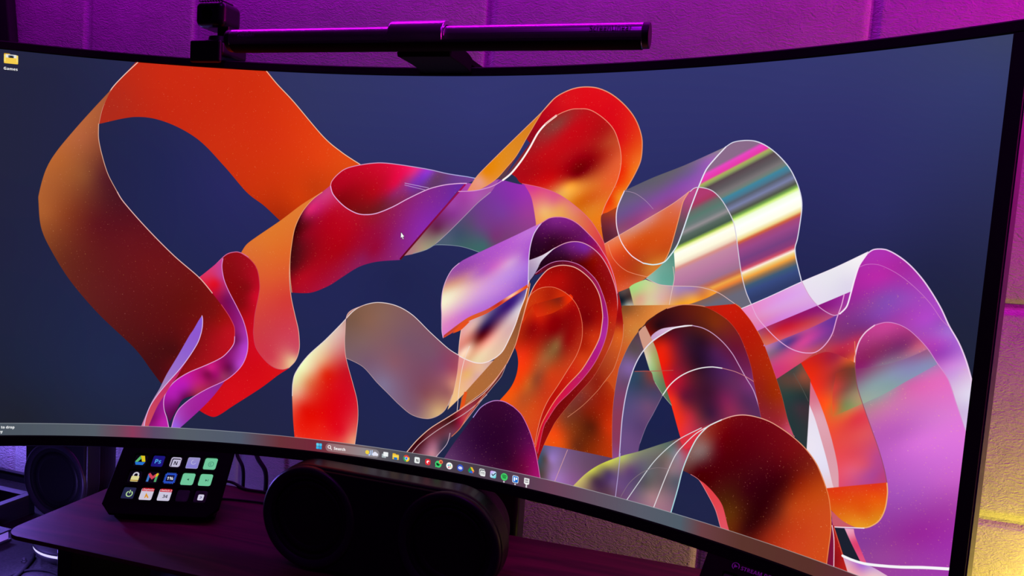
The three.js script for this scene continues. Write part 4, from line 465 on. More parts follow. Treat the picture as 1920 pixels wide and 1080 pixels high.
function screenPicture() {
  const cv = canvas(CW, CH), ctx = cv.getContext('2d'); ctx.scale(K, K);
  paintTones(ctx, wallpaperBackground, [0, 0, 3440, 1440]);
  ctx.lineJoin = 'round'; ctx.lineCap = 'round';
  seed = 99;
  for (const a of wallpaper) {
    if (a.line) {
      const p = a.line, n = p.length;
      ctx.beginPath(); spline(ctx, p, true); ctx.lineWidth = a.width;
      if (a.color2 !== undefined) { const g = ctx.createLinearGradient(p[0], p[1], p[n - 2], p[n - 1]); g.addColorStop(0, hex(a.color)); g.addColorStop(1, hex(a.color2)); ctx.strokeStyle = g; } else ctx.strokeStyle = hex(a.color);
      ctx.stroke(); continue;
    }
    const xs = a.path.flatMap((p) => p.filter((_, i) => !(i & 1))), ys = a.path.flatMap((p) => p.filter((_, i) => i & 1));
    const box = [Math.max(0, Math.min(...xs) - 12), Math.max(0, Math.min(...ys) - 12), Math.min(3440, Math.max(...xs) + 12), Math.min(1440, Math.max(...ys) + 12)];
    const tw = Math.ceil((box[2] - box[0]) * K), th = Math.ceil((box[3] - box[1]) * K); if (tw < 2 || th < 2) continue;
    const tc = canvas(tw, th), t = tc.getContext('2d'), mc = canvas(tw, th), m = mc.getContext('2d');
    for (const c of [t, m]) { c.scale(K, K); c.translate(-box[0], -box[1]); }
    m.fillStyle = m.strokeStyle = '#000'; outline(m, a.path); m.fill(); m.lineWidth = 1.6; m.stroke();
    if (a.stops) { const g = t.createLinearGradient(...a.from, ...a.to); for (let i = 0; i < a.stops.length; i += 2) g.addColorStop(clamp(a.stops[i], 0, 1), hex(a.stops[i + 1])); t.fillStyle = g; t.fillRect(box[0] - 2, box[1] - 2, box[2] - box[0] + 4, box[3] - box[1] + 4); }
    else {
      paintTones(t, a.tones, box, a.grain);
      if (a.sparkle) {                                              // glitter in the ribbon
        const n = Math.round((box[2] - box[0]) * (box[3] - box[1]) / 900 * a.sparkle * 1.1);
        for (let i = 0; i < n; i++) { t.fillStyle = 'rgba(255,' + Math.round(150 + rnd() * 80) + ',' + Math.round(90 + rnd() * 90) + ',' + (0.12 + 0.5 * rnd() * rnd()).toFixed(2) + ')'; t.beginPath(); t.arc(box[0] + rnd() * (box[2] - box[0]), box[1] + rnd() * (box[3] - box[1]), 0.5 + rnd() * 0.75, 0, 6.3); t.fill(); }
      }
    }
    t.setTransform(1, 0, 0, 1, 0, 0); t.globalCompositeOperation = 'destination-in'; t.drawImage(mc, 0, 0);
    ctx.drawImage(tc, box[0], box[1], tw / K, th / K);
  }
  desktop(ctx);
  return cv;
}
function desktop(ctx) {                                             // taskbar, icons and pointer, in screen pixels
  const bar = ctx.createLinearGradient(0, 0, 3440, 0);
  for (const [x, c] of [[0, '#4a525c'], [140, '#4c5560'], [420, '#545c66'], [500, '#6a4a5c'], [560, '#8a3a5c'], [640, '#5c4a68'], [740, '#565d68'], [980, '#50586a'], [1140, '#6a3038'], [1280, '#702838'], [1400, '#75484c'], [1480, '#6a5c62'], [1600, '#50505a'], [1800, '#483e48'], [2050, '#4c3a4c'], [2240, '#6a4058'], [2420, '#5e5060'], [2560, '#585a68'], [2700, '#4f5c68'], [2770, '#6a3e44'], [2900, '#5a332c'], [3100, '#58302a'], [3200, '#5c2c34'], [3300, '#7a4060'], [3440, '#7c4472']]) bar.addColorStop(x / 3440, c);
  ctx.fillStyle = bar; ctx.fillRect(0, 1391, 3440, 49);
  ctx.fillStyle = 'rgba(200,205,210,0.55)'; ctx.fillRect(0, 1390.4, 3440, 2.2);
  const rr = (x, y, w, h, r) => { ctx.beginPath(); ctx.roundRect(x, y, w, h, r); ctx.fill(); };
  const disc = (x, y, r) => { ctx.beginPath(); ctx.arc(x, y, r, 0, 6.2832); ctx.fill(); };
  const poly = (...p) => { ctx.beginPath(); for (let i = 0; i < p.length; i += 2) i ? ctx.lineTo(p[i], p[i + 1]) : ctx.moveTo(p[i], p[i + 1]); ctx.closePath(); ctx.fill(); };
  const say = (s, x, y, px, c, al = 'left', w = '') => { ctx.font = w + px + 'px sans-serif'; ctx.fillStyle = c; ctx.textAlign = al; ctx.textBaseline = 'middle'; ctx.fillText(s, x, y); };
  // weather words at the left end
  say('Temps to drop', 137, 1407, 13, '#ffffff', 'right', 'bold '); say('Monday', 97, 1424, 13, '#ffffff', 'right', 'bold ');
  // folder on the desktop
  ctx.fillStyle = '#d8a020'; rr(92, 14, 20, 14, 3); ctx.fillStyle = '#e8e4da'; rr(97, 17, 36, 20, 2); ctx.fillStyle = '#5a6a8a'; rr(106, 20, 18, 9, 2); ctx.fillStyle = '#222'; poly(108, 29, 113, 22, 119, 22, 124, 29);
  ctx.fillStyle = '#f4cc4c'; rr(92, 29, 46, 21, 3); ctx.fillStyle = '#f8dc70'; rr(92, 18, 6, 26, 3); rr(132, 18, 6, 26, 3);
  ctx.shadowColor = '#000'; ctx.shadowBlur = 5; say('Games', 114, 68, 14, '#ffffff', 'center', 'bold '); ctx.shadowBlur = 0;
  // start button
  const cy = 1416; ctx.fillStyle = '#30b4e8'; for (const [i, j] of [[0, 0], [1, 0], [0, 1], [1, 1]]) { ctx.fillStyle = ['#5cd0f0', '#40c0ee', '#34b4e8', '#1c9ee0'][i + 2 * j]; rr(1287 + i * 12, cy - 11.5 + j * 12, 11, 11, 2); }
  // search field
  ctx.fillStyle = 'rgba(235,230,230,0.30)'; rr(1325, cy - 16, 222, 32, 16);
  ctx.strokeStyle = '#ffffff'; ctx.lineWidth = 2.6; ctx.beginPath(); ctx.arc(1341, cy - 2, 5.6, 0, 6.3); ctx.stroke(); ctx.beginPath(); ctx.moveTo(1345, cy + 2); ctx.lineTo(1350, cy + 8); ctx.stroke();
  say('Search', 1359, cy + 1, 15, '#ffffff', 'left', 'bold ');
  ctx.fillStyle = '#f0d040'; disc(1497, cy - 1, 8); ctx.fillStyle = '#b0c8f0'; rr(1508, cy - 10, 4, 18, 2); rr(1515, cy - 12, 4, 22, 2); disc(1506, cy + 8, 4); ctx.fillStyle = '#e4e4f4'; disc(1529, cy + 1, 8); disc(1536, cy + 3, 6); disc(1524, cy + 4, 6);
  const at = (k) => 1570 + k * 43.9;
  let x = at(0); ctx.fillStyle = '#a8b4b8'; rr(x - 13, cy - 4, 18, 15, 2); ctx.fillStyle = '#eef2f4'; rr(x - 7, cy - 12, 20, 17, 2);
  x = at(1); ctx.fillStyle = '#f0c030'; rr(x - 13, cy - 12, 13, 8, 2); rr(x - 13, cy - 9, 26, 20, 2); ctx.fillStyle = '#f8d858'; rr(x - 13, cy - 5, 26, 8, 2); ctx.fillStyle = '#1c6cc8'; rr(x - 7, cy + 3, 14, 8, 2);
  x = at(2); for (const [c, a] of [['#e04434', -2.62], ['#f8cc30', -0.52], ['#34a858', 1.57]]) { ctx.fillStyle = c; ctx.beginPath(); ctx.moveTo(x, cy); ctx.arc(x, cy, 13, a, a + 2.1); ctx.fill(); } ctx.fillStyle = '#fff'; disc(x, cy, 6.4); ctx.fillStyle = '#3a7ce8'; disc(x, cy, 5);
  x = at(3); ctx.fillStyle = '#d4dcdc'; rr(x - 11, cy - 12, 22, 24, 5); ctx.fillStyle = '#f0f4f4'; rr(x - 8, cy - 9, 18, 20, 3); say('N', x + 1, cy + 1, 15, '#303438', 'center', 'bold ');
  x = at(4); ctx.fillStyle = '#e02c38'; rr(x - 11, cy - 12, 22, 24, 8); ctx.fillStyle = '#fff'; disc(x + 1, cy, 6); ctx.fillStyle = '#e02c38'; disc(x + 4, cy + 2, 4);
  x = at(5); ctx.fillStyle = '#40d070'; disc(x - 1, cy + 1, 13); poly(x - 13, cy + 14, x - 12, cy + 3, x - 3, cy + 12); ctx.fillStyle = '#0c3c20'; ctx.beginPath(); ctx.arc(x - 2, cy, 7.5, 0.3, 3.6); ctx.lineTo(x - 5, cy - 3); ctx.fill(); ctx.fillStyle = '#f07050'; disc(x + 9, cy - 9, 8); say('4', x + 9, cy - 8, 12, '#401408', 'center', 'bold ');
  x = at(6); ctx.fillStyle = '#f6f6f6'; disc(x, cy, 13); for (const [c, dx, dy, w, h] of [['#38a8d0', -4, -6, 3, 7], ['#38b070', 2, -7, 3, 8], ['#e0a030', 2, 2, 7, 3], ['#d02858', -4, 2, 4, 7], ['#38a8d0', -8, -3, 6, 3]]) { ctx.fillStyle = c; rr(x + dx, cy + dy, w, h, 1.5); }
  x = at(7); ctx.fillStyle = '#3450c0'; disc(x, cy, 13); ctx.fillStyle = '#f4f6ff'; rr(x - 8, cy - 5, 16, 10, 5); ctx.fillStyle = '#3450c0'; disc(x - 3, cy, 1.8); disc(x + 3, cy, 1.8);
  const drive = (x, y, s) => { ctx.fillStyle = '#1c8c50'; poly(x - 4 * s, y - 11 * s, x + 1 * s, y - 2 * s, x - 8 * s, y + 11 * s, x - 13 * s, y + 3 * s); ctx.fillStyle = '#f4c030'; poly(x - 4 * s, y - 11 * s, x + 4 * s, y - 11 * s, x + 13 * s, y + 3 * s, x + 4 * s, y + 3 * s); ctx.fillStyle = '#2a6cd8'; poly(x - 8 * s, y + 11 * s, x - 3 * s, y + 3 * s, x + 13 * s, y + 3 * s, x + 8 * s, y + 11 * s); };
  x = at(8); drive(x, cy, 1); ctx.fillStyle = '#e85040'; poly(x + 8, cy + 11, x + 4, cy + 3, x + 13, cy + 3);
  x = at(9); ctx.fillStyle = '#c8cccc'; rr(x - 12, cy - 13, 22, 24, 5); ctx.fillStyle = '#606468'; rr(x - 9, cy - 9, 18, 20, 4); ctx.fillStyle = '#f0f2f2'; rr(x - 7, cy - 6, 20, 20, 4); say('11', x + 3, cy + 4, 13, '#303438', 'center', 'bold ');
  x = at(10); const ga = ctx.createLinearGradient(x - 12, cy - 12, x + 12, cy + 12); ga.addColorStop(0, '#d090f0'); ga.addColorStop(0.5, '#c0e0f8'); ga.addColorStop(1, '#50d8d0'); ctx.fillStyle = ga; rr(x - 12, cy - 13, 24, 26, 6); ctx.strokeStyle = '#20283c'; ctx.lineWidth = 3; ctx.beginPath(); ctx.moveTo(x - 5, cy - 1); ctx.lineTo(x - 1, cy + 4); ctx.lineTo(x + 9, cy - 6); ctx.stroke();
  x = at(11); ctx.fillStyle = '#44d068'; disc(x, cy, 13.5); ctx.strokeStyle = '#0e5a28'; ctx.lineWidth = 2.6; for (const [d, w] of [[-5, 8], [0, 6.5], [4.5, 5]]) { ctx.beginPath(); ctx.moveTo(x - w, cy + d); ctx.quadraticCurveTo(x, cy + d - 3, x + w, cy + d + 1); ctx.stroke(); }
  x = at(12); ctx.fillStyle = '#e8f2fc'; rr(x - 12, cy - 13, 24, 26, 5); ctx.fillStyle = '#1c6cd0'; rr(x - 10, cy - 11, 20, 22, 4); ctx.fillStyle = '#fff'; rr(x - 6.5, cy - 7, 5.5, 14, 1); rr(x + 1.5, cy - 7, 5.5, 8, 1);
  x = at(13); ctx.fillStyle = '#f4f4f4'; poly(x - 10, cy - 13, x + 10, cy - 13, x + 10, cy + 7, x, cy + 12, x - 10, cy + 7); ctx.fillStyle = '#3c3440'; for (const d of [-6, -1.5, 3]) rr(x + d, cy - 10, 2, 8, 0); rr(x - 7, cy + 1, 14, 2, 0);
  ctx.fillStyle = '#d8d4d8'; for (const k of [11, 12, 13]) disc(at(k), 1434, 3.2); disc(at(13), 1430, 2.6);
  // pointer
  ctx.fillStyle = '#ffffff'; ctx.strokeStyle = '#302030'; ctx.lineWidth = 1.2; const [px, py] = [1587, 568];
  ctx.beginPath(); ctx.moveTo(px, py); ctx.lineTo(px, py + 23); ctx.lineTo(px + 5, py + 18.5); ctx.lineTo(px + 9, py + 27); ctx.lineTo(px + 12.5, py + 25.5); ctx.lineTo(px + 9, py + 17); ctx.lineTo(px + 15.5, py + 16.5); ctx.closePath(); ctx.fill(); ctx.stroke();
}

const picture = screenPicture();
function halfTexture(k) {
  const c = canvas(CW / 2, CH); c.getContext('2d').drawImage(picture, -k * CW / 2, 0);
  const t = new THREE.CanvasTexture(c); t.colorSpace = THREE.SRGBColorSpace; t.wrapS = t.wrapT = THREE.ClampToEdgeWrapping; t.magFilter = THREE.LinearFilter; return t;
}
const screenLit = [0, 1].map((k) => new THREE.MeshPhysicalMaterial({ color: 0x050506, roughness: 0.5, specularIntensity: 0.25, emissive: 0xffffff, emissiveMap: halfTexture(k), emissiveIntensity: 1 }));
{
  const t = thing('monitor', 'large curved ultrawide monitor showing bright red, orange and purple ribbons', 'monitor', [0, deskY, -0.17]);
  const halves = [curvedGrid(-W / 2, 0, -H / 2, H / 2, 0, 80, (s, y) => [(s + W / 2) / (W / 2), y / H + 0.5]), curvedGrid(0, W / 2, -H / 2, H / 2, 0, 80, (s, y) => [s / (W / 2), y / H + 0.5])];
  const sg = mergeGeometries(halves, true);
  part(t, 'screen', sg, screenLit, 'lit screen with ribbon wallpaper and taskbar');
  const sl = new THREE.RectAreaLight(new THREE.Color().setRGB(0.8, 0.35, 0.55), 0.12, W * 0.9, H); sl.name = 'screen_light'; sl.position.set(0, Y0 - t.position.y, 0.004 - t.position.z); sl.rotation.y = Math.PI; t.add(sl);
  const bt = 0.0078, bs = 0.0086, bb = 0.0108, lip = 0.0012, so = W / 2 + bs, yt = H / 2 + bt, yb = -H / 2 - bb;
  part(t, 'bezel', mergeGeometries([
    curvedBox(-so, so, H / 2 - 0.0004, yt, -lip, 0.0015), curvedBox(-so, so, yb, -H / 2 + 0.0004, -lip, 0.0015),
    curvedBox(-so, -W / 2 + 0.0004, -H / 2, H / 2, -lip, 0.0015, 0.0006, 4), curvedBox(W / 2 - 0.0004, so, -H / 2, H / 2, -lip, 0.0015, 0.0006, 4)]), blackMatt, 'black bezel');
  part(t, 'back_shell', curvedBox(-so - 0.0006, so + 0.0006, yb - 0.0006, yt + 0.0006, 0.0016, 0.0105, 0.0016), shell);
  part(t, 'rear_housing', bx(-0.17, 0.17, -0.12, 0.12, -0.062, -0.0102, 0.018, 4), graphite);
  part(t, 'rear_mount', bx(-0.05, 0.05, -0.05, 0.05, -0.143, -0.06, 0.008), graphite);
  const neck = part(t, 'stand_neck', bx(-0.062, 0.064, deskY + 0.011, 0.09, -0.176, -0.142, 0.006), blackSatin);
  part(neck, 'stand_base', bx(-0.15, 0.15, deskY + 0.0005, deskY + 0.0115, -0.215, 0.0, 0.005), blackSatin);
}

// ------------------------------------------------------------------ light bar and webcam on top of the screen
const font = await new FontLoader().loadAsync('fonts/droid/droid_sans_regular.typeface.json');
const bold = await new FontLoader().loadAsync('fonts/droid/droid_sans_bold.typeface.json');
const words = (s, size, f = font, d = 0.0003) => { const g = new TextGeometry(s, { font: f, size, depth: d, curveSegments: 3, bevelEnabled: false }); g.computeBoundingBox(); return g; };
{
  const y = 0.2103, z = 0.06, r = 0.0103, x0 = -0.194, x1 = 0.2;
  const t = thing('monitor_light_bar', 'long black tubular light bar clamped over the top of the monitor', 'light bar', [-0.012, 0.2025, 0.0]);
  const barShape = new THREE.Shape(); for (let i = 0; i <= 40; i++) { const a = i / 40 * Math.PI * 2, e = 1, px = Math.sign(Math.cos(a)) * Math.abs(Math.cos(a)) ** e * r, py = Math.sign(Math.sin(a)) * Math.abs(Math.sin(a)) ** e * r; i ? barShape.lineTo(px, py) : barShape.moveTo(px, py); }
  const ext = (a, b, k = 1) => { const s = new THREE.Shape(barShape.getPoints().map((p) => p.clone().multiplyScalar(k))); return new THREE.ExtrudeGeometry(s, { depth: b - a, bevelEnabled: true, bevelThickness: 0.0008, bevelSize: 0.0008, bevelOffset: -0.0008, bevelSegments: 2, curveSegments: 8 }).rotateY(Math.PI / 2).translate(a, y, z); };
  const bar = part(t, 'bar', ext(x0 + 0.005, x1 - 0.005), gloss);
  part(bar, 'end_cap', ext(x0, x0 + 0.0048, 0.985), black); part(bar, 'end_cap', ext(x1 - 0.0048, x1, 0.985), black);
  const ds = new THREE.Shape(); ds.absarc(0, 0, r + 0.0005, -2.75, -0.55, false); ds.closePath();
  part(bar, 'diffuser', new THREE.ExtrudeGeometry(ds, { depth: x1 - x0 - 0.0098, bevelEnabled: false, curveSegments: 20 }).rotateY(-Math.PI / 2).translate(x1 - 0.0049, y, z), inky, 'dark diffuser strip');
  // saddle over the bar, arm down to the screen edge, hook over the edge and a counterweight behind
  const cx0 = -0.022, cx1 = 0.027, sad = new THREE.Shape(); const ro = r + 0.0045, ri = r + 0.0004;
  sad.absarc(0, 0, ro, -0.35, Math.PI + 0.5, false); sad.absarc(0, 0, ri, Math.PI + 0.5, -0.35, true);
  part(t, 'saddle', new THREE.ExtrudeGeometry(sad, { depth: cx1 - cx0, bevelEnabled: true, bevelThickness: 0.001, bevelSize: 0.0006, bevelOffset: -0.0006, bevelSegments: 2, curveSegments: 24 }).rotateY(-Math.PI / 2).translate(cx1, y, z), gloss);
  const yt = H / 2 + 0.0087, arm = new THREE.Shape();
  arm.moveTo(0.058, y - 0.0108); arm.lineTo(0.046, y - 0.006); arm.quadraticCurveTo(0.02, yt + 0.014, 0.0, yt + 0.0065); arm.lineTo(-0.046, yt + 0.006); arm.lineTo(-0.05, yt - 0.04); arm.lineTo(-0.026, yt - 0.03); arm.lineTo(-0.0235, yt + 0.0004); arm.lineTo(0.0022, yt + 0.0004); arm.lineTo(0.0024, yt - 0.0065); arm.lineTo(0.0062, yt - 0.0065); arm.quadraticCurveTo(0.012, yt - 0.004, 0.056, y - 0.0145);
  part(t, 'clamp_arm', new THREE.ExtrudeGeometry(arm, { depth: 0.047, bevelEnabled: true, bevelThickness: 0.0016, bevelSize: 0.0008, bevelOffset: -0.0008, bevelSegments: 3, curveSegments: 10 }).rotateY(-Math.PI / 2).translate(0.0275, 0, 0), inky);
  const la = words('Quntis', 0.0042, bold), lb = words('ScreenLinear', 0.0042, font);
  part(bar, 'lettering', la.translate(x0 + 0.0142, y + 0.0004, z + r * 0.985), letterGrey, 'small grey lettering'); part(bar, 'lettering', lb.translate(x1 - 0.0465, y + 0.0014, z + r * 0.985), letterGrey, 'small grey lettering');
}
{
  const t = thing('webcam', 'small black webcam perched on the top edge of the monitor', 'webcam', [-0.235, 0.202, 0.035]);
  const zf = 0.047;
  part(t, 'clip_base', bx(-0.2535, -0.2175, 0.194, 0.2158, zf - 0.005, zf, 0.0035, 4), black);
  part(t, 'clip_body', bx(-0.2528, -0.2182, 0.2028, 0.2152, 0.004, zf - 0.0046, 0.0032, 4), black);
  part(t, 'clip_jaw', bx(-0.249, -0.222, 0.17, 0.2035, 0.0005, 0.0085, 0.002), black);
  part(t, 'swivel', new THREE.CylinderGeometry(0.0125, 0.0135, 0.0052, 40).translate(-0.2285, 0.2180, 0.030), blackSatin);
  part(t, 'neck', bx(-0.2305, -0.2168, 0.2195, 0.2335, 0.0195, 0.0365, 0.0025, 3), blackSatin);
  const head = part(t, 'head', bx(-0.2495, -0.2155, 0.2285, 0.2538, 0.0165, 0.0465, 0.0068, 5), blackSatin);
  part(head, 'lens', new THREE.CylinderGeometry(0.0062, 0.0062, 0.0012, 36).rotateX(Math.PI / 2).translate(-0.2335, 0.2412, 0.0468), std({ color: 0x020203, roughness: 0.15 }));
  for (let i = 0; i < 9; i++) part(head, 'vent_rib', bx(-0.2465 + i * 0.0032, -0.2449 + i * 0.0032, 0.2534, 0.2543, 0.0265, 0.0435), blackSatin);
}

// ------------------------------------------------------------------ speakers
function stadium(w, h, n = 28) {
  const s = new THREE.Shape(), r = Math.min(w, h) / 2;
  if (w >= h) { s.absarc(w / 2 - r, 0, r, -Math.PI / 2, Math.PI / 2, false); s.absarc(-w / 2 + r, 0, r, Math.PI / 2, Math.PI * 1.5, false); }
  else { s.absarc(0, h / 2 - r, r, 0, Math.PI, false); s.absarc(0, -h / 2 + r, r, Math.PI, Math.PI * 2, false); }
  s.closePath(); return s;
}
function speaker(label, [cx, cy, cz], w, h, depth) {                // front face at z = cz
  const t = thing('speaker', label, 'speaker', [cx, cy - h / 2, cz - depth / 2]);
  const band = 0.017, body = new THREE.ExtrudeGeometry(stadium(w, h), { depth: band, bevelEnabled: true, bevelThickness: 0.003, bevelSize: 0.003, bevelOffset: -0.003, bevelSegments: 4, curveSegments: 32 }).translate(cx, cy, cz - 0.006 - band);
  part(t, 'cabinet', body, std({ color: 0x1c1a1e, roughness: 0.42 }));
  part(t, 'rear_shell', new THREE.ExtrudeGeometry(stadium(w - 0.018, h - 0.018), { depth: 0.001, bevelEnabled: true, bevelThickness: (depth - band - 0.008) / 2, bevelSize: 0.012, bevelOffset: -0.012, bevelSegments: 7, curveSegments: 32 }).translate(cx, cy, cz - 0.0075 - band - (depth - band - 0.008) / 2 - 0.001), graphite);
  const front = stadium(w - 0.006, h - 0.006), r = Math.min(w, h) / 2, horizontal = w >= h, spots = horizontal ? [[-w / 2 + r, 0], [w / 2 - r, 0]] : [[0, h / 2 - r], [0, -h / 2 + r]];
  for (const [x, y] of spots) { const hole = new THREE.Path(); hole.absarc(x, y, r * 0.74, 0, Math.PI * 2, true); front.holes.push(hole); }
  part(t, 'front_panel', new THREE.ExtrudeGeometry(front, { depth: 0.004, bevelEnabled: true, bevelThickness: 0.001, bevelSize: 0.001, bevelOffset: -0.001, bevelSegments: 2, curveSegments: 40 }).translate(cx, cy, cz - 0.005), blackMatt);
  for (const [x, y] of spots) {
    const ring = new THREE.LatheGeometry([[0.98, -0.004], [0.985, 0.0005], [0.93, 0.0026], [0.84, 0.0012], [0.76, -0.003], [0.74, -0.0055]].map(([k, d]) => new THREE.Vector2(k * r, d)), 64).rotateX(Math.PI / 2).translate(cx + x, cy + y, cz + 0.0002);
    const rim = part(t, 'driver_ring', ring, std({ color: 0x2c2832, roughness: 0.4, side: THREE.DoubleSide }));
    const cone = new THREE.LatheGeometry([[0.745, -0.006], [0.7, -0.0025], [0.62, -0.001], [0.54, -0.004], [0.3, -0.016], [0.26, -0.014], [0.16, -0.0105], [0.001, -0.009]].map(([k, d]) => new THREE.Vector2(k * r, d)), 64).rotateX(Math.PI / 2).translate(cx + x, cy + y, cz);
    part(rim, 'driver_cone', cone, std({ color: 0x131116, roughness: 0.5, side: THREE.DoubleSide }));
  }
  if (horizontal) for (const x of [-w / 4, w / 4]) part(t, 'foot', bx(cx + x - 0.012, cx + x + 0.012, cy - h / 2 - 0.002, cy - h / 2 + 0.004, cz - depth * 0.7, cz - depth * 0.2), rubber);
  else part(t, 'foot', bx(cx - 0.03, cx + 0.03, cy - h / 2 - 0.002, cy - h / 2 + 0.012, cz - depth * 0.85, cz - depth * 0.15), rubber);
  return t;
}
speaker('black two-driver speaker lying sideways on the shelf under the monitor', [-0.0268, shelfY + 0.002 + 0.0525, 0.039], 0.2545, 0.105, 0.072);
speaker('black speaker standing upright on the desk behind the left keypad', [-0.632, deskY + 0.002 + 0.135, -0.138], 0.115, 0.27, 0.07);

// ------------------------------------------------------------------ keypads with small lit keys
const keyAtlas = (() => {                                           // the fifteen little key pictures, five across, three down
  const S = 128, cv = canvas(5 * S, 3 * S), c = cv.getContext('2d');
  c.fillStyle = '#050408'; c.fillRect(0, 0, 5 * S, 3 * S);
  const rr = (x, y, w, h, r, f) => { c.fillStyle = f; c.beginPath(); c.roundRect(x, y, w, h, r); c.fill(); };
  const poly = (f, ...p) => { c.fillStyle = f; c.beginPath(); for (let i = 0; i < p.length; i += 2) i ? c.lineTo(p[i], p[i + 1]) : c.moveTo(p[i], p[i + 1]); c.closePath(); c.fill(); };
  const say = (s, x, y, px, f, w = 'bold ') => { c.font = w + px + 'px sans-serif'; c.fillStyle = f; c.textAlign = 'center'; c.textBaseline = 'middle'; c.fillText(s, x, y); };
  const cell = (k, f) => { c.save(); c.translate((k % 5) * S, Math.floor(k / 5) * S); c.beginPath(); c.rect(0, 0, S, S); c.clip(); f(); c.restore(); };
  const mint = '#78d8a8';
  cell(0, () => { poly('#68c878', 48, 14, 66, 46, 34, 92, 14, 78); poly('#f0d820', 50, 12, 92, 12, 118, 78, 84, 78); poly('#2878e0', 14, 84, 30, 114, 102, 114, 118, 82, 46, 82); poly('#050408', 64, 50, 80, 80, 48, 80); });
  cell(1, () => { rr(6, 4, 116, 120, 14, '#1c1888'); say('Ps', 64, 66, 66, '#50b0f8'); });
  cell(2, () => { rr(12, 10, 106, 108, 22, '#c8c0dc'); rr(24, 26, 84, 88, 10, '#241c34'); rr(34, 36, 74, 78, 8, '#d4d0ec'); say('N', 70, 76, 58, '#141020'); });
  cell(3, () => { const g = c.createLinearGradient(0, 0, 0, S); g.addColorStop(0, '#a8a0d8'); g.addColorStop(1, '#8c84e8'); rr(2, 2, 124, 124, 10, '#a8a0d8'); c.fillStyle = g; c.fillRect(8, 10, 112, 108); c.strokeStyle = '#d0ccf4'; c.lineWidth = 6; c.beginPath(); c.arc(70, 54, 24, 0.4, 4.4); c.stroke(); });
  cell(4, () => { rr(0, 0, S, S, 12, mint); c.strokeStyle = '#3a9070'; c.lineWidth = 5; c.beginPath(); c.arc(72, 68, 26, 0, 6.3); c.stroke(); c.beginPath(); c.arc(72, 68, 11, 0.6, 5.2); c.stroke(); });
  cell(5, () => { c.strokeStyle = '#e0dce8'; c.lineWidth = 15; c.beginPath(); c.arc(72, 46, 24, Math.PI, 0); c.lineTo(96, 70); c.moveTo(48, 46); c.lineTo(48, 70); c.stroke(); rr(34, 58, 78, 60, 8, '#f0e8a0'); rr(34, 100, 78, 10, 2, '#b89030'); });
  cell(6, () => { poly('#4080d8', 14, 30, 36, 46, 36, 112, 14, 112); poly('#58b070', 92, 46, 114, 30, 114, 112, 92, 112); poly('#e0485c', 14, 30, 28, 16, 64, 50, 92, 22, 92, 60, 64, 88, 36, 62); poly('#f0d020', 92, 24, 106, 14, 118, 26, 114, 44, 92, 62); });
  cell(7, () => { rr(14, 14, 100, 100, 8, '#2858d8'); for (let i = 0; i < 6; i++) { rr(20 + i * 16, 4, 9, 120, 2, '#2858d8'); rr(4, 20 + i * 16, 120, 9, 2, '#2858d8'); } rr(26, 30, 76, 68, 4, '#0a1038'); say('1%', 64, 66, 46, '#ffffff'); });
  cell(8, () => { rr(0, 0, S, S, 12, mint); poly('#206048', 56, 68, 76, 56, 76, 80); });
  cell(9, () => { rr(0, 0, S, S, 12, mint); poly('#206048', 64, 56, 84, 68, 64, 80); rr(88, 56, 5, 24, 0, '#206048'); });
  cell(10, () => { rr(4, 4, 120, 116, 8, '#262a50'); c.strokeStyle = '#c8f0a8'; c.lineWidth = 10; c.beginPath(); c.arc(74, 70, 28, -1.05, 4.2); c.stroke(); rr(69, 30, 10, 36, 4, '#c8f0a8'); });
  cell(11, () => { rr(2, 2, 124, 124, 14, '#e0d8ec'); c.fillStyle = '#d81c30'; c.fillRect(8, 0, 118, 34); say('Explosiv', 70, 17, 27, '#ffd8dc'); poly('#f0a020', 58, 52, 96, 100, 84, 108, 70, 86, 62, 108, 54, 104); });
  cell(12, () => { rr(2, 2, 124, 124, 14, '#dcd8f0'); c.fillStyle = '#d81c30'; c.fillRect(8, 0, 118, 34); say('Switch 2', 70, 17, 27, '#ffd8dc'); say('34', 74, 80, 46, '#201c30'); });
  cell(14, () => { rr(40, 42, 58, 62, 12, '#e0dcf4'); c.strokeStyle = '#40387c'; c.lineWidth = 6; c.beginPath(); c.moveTo(64, 60); c.lineTo(76, 73); c.lineTo(64, 86); c.stroke(); });
  const t = new THREE.CanvasTexture(cv); t.colorSpace = THREE.SRGBColorSpace; t.magFilter = THREE.LinearFilter; return t;
})();

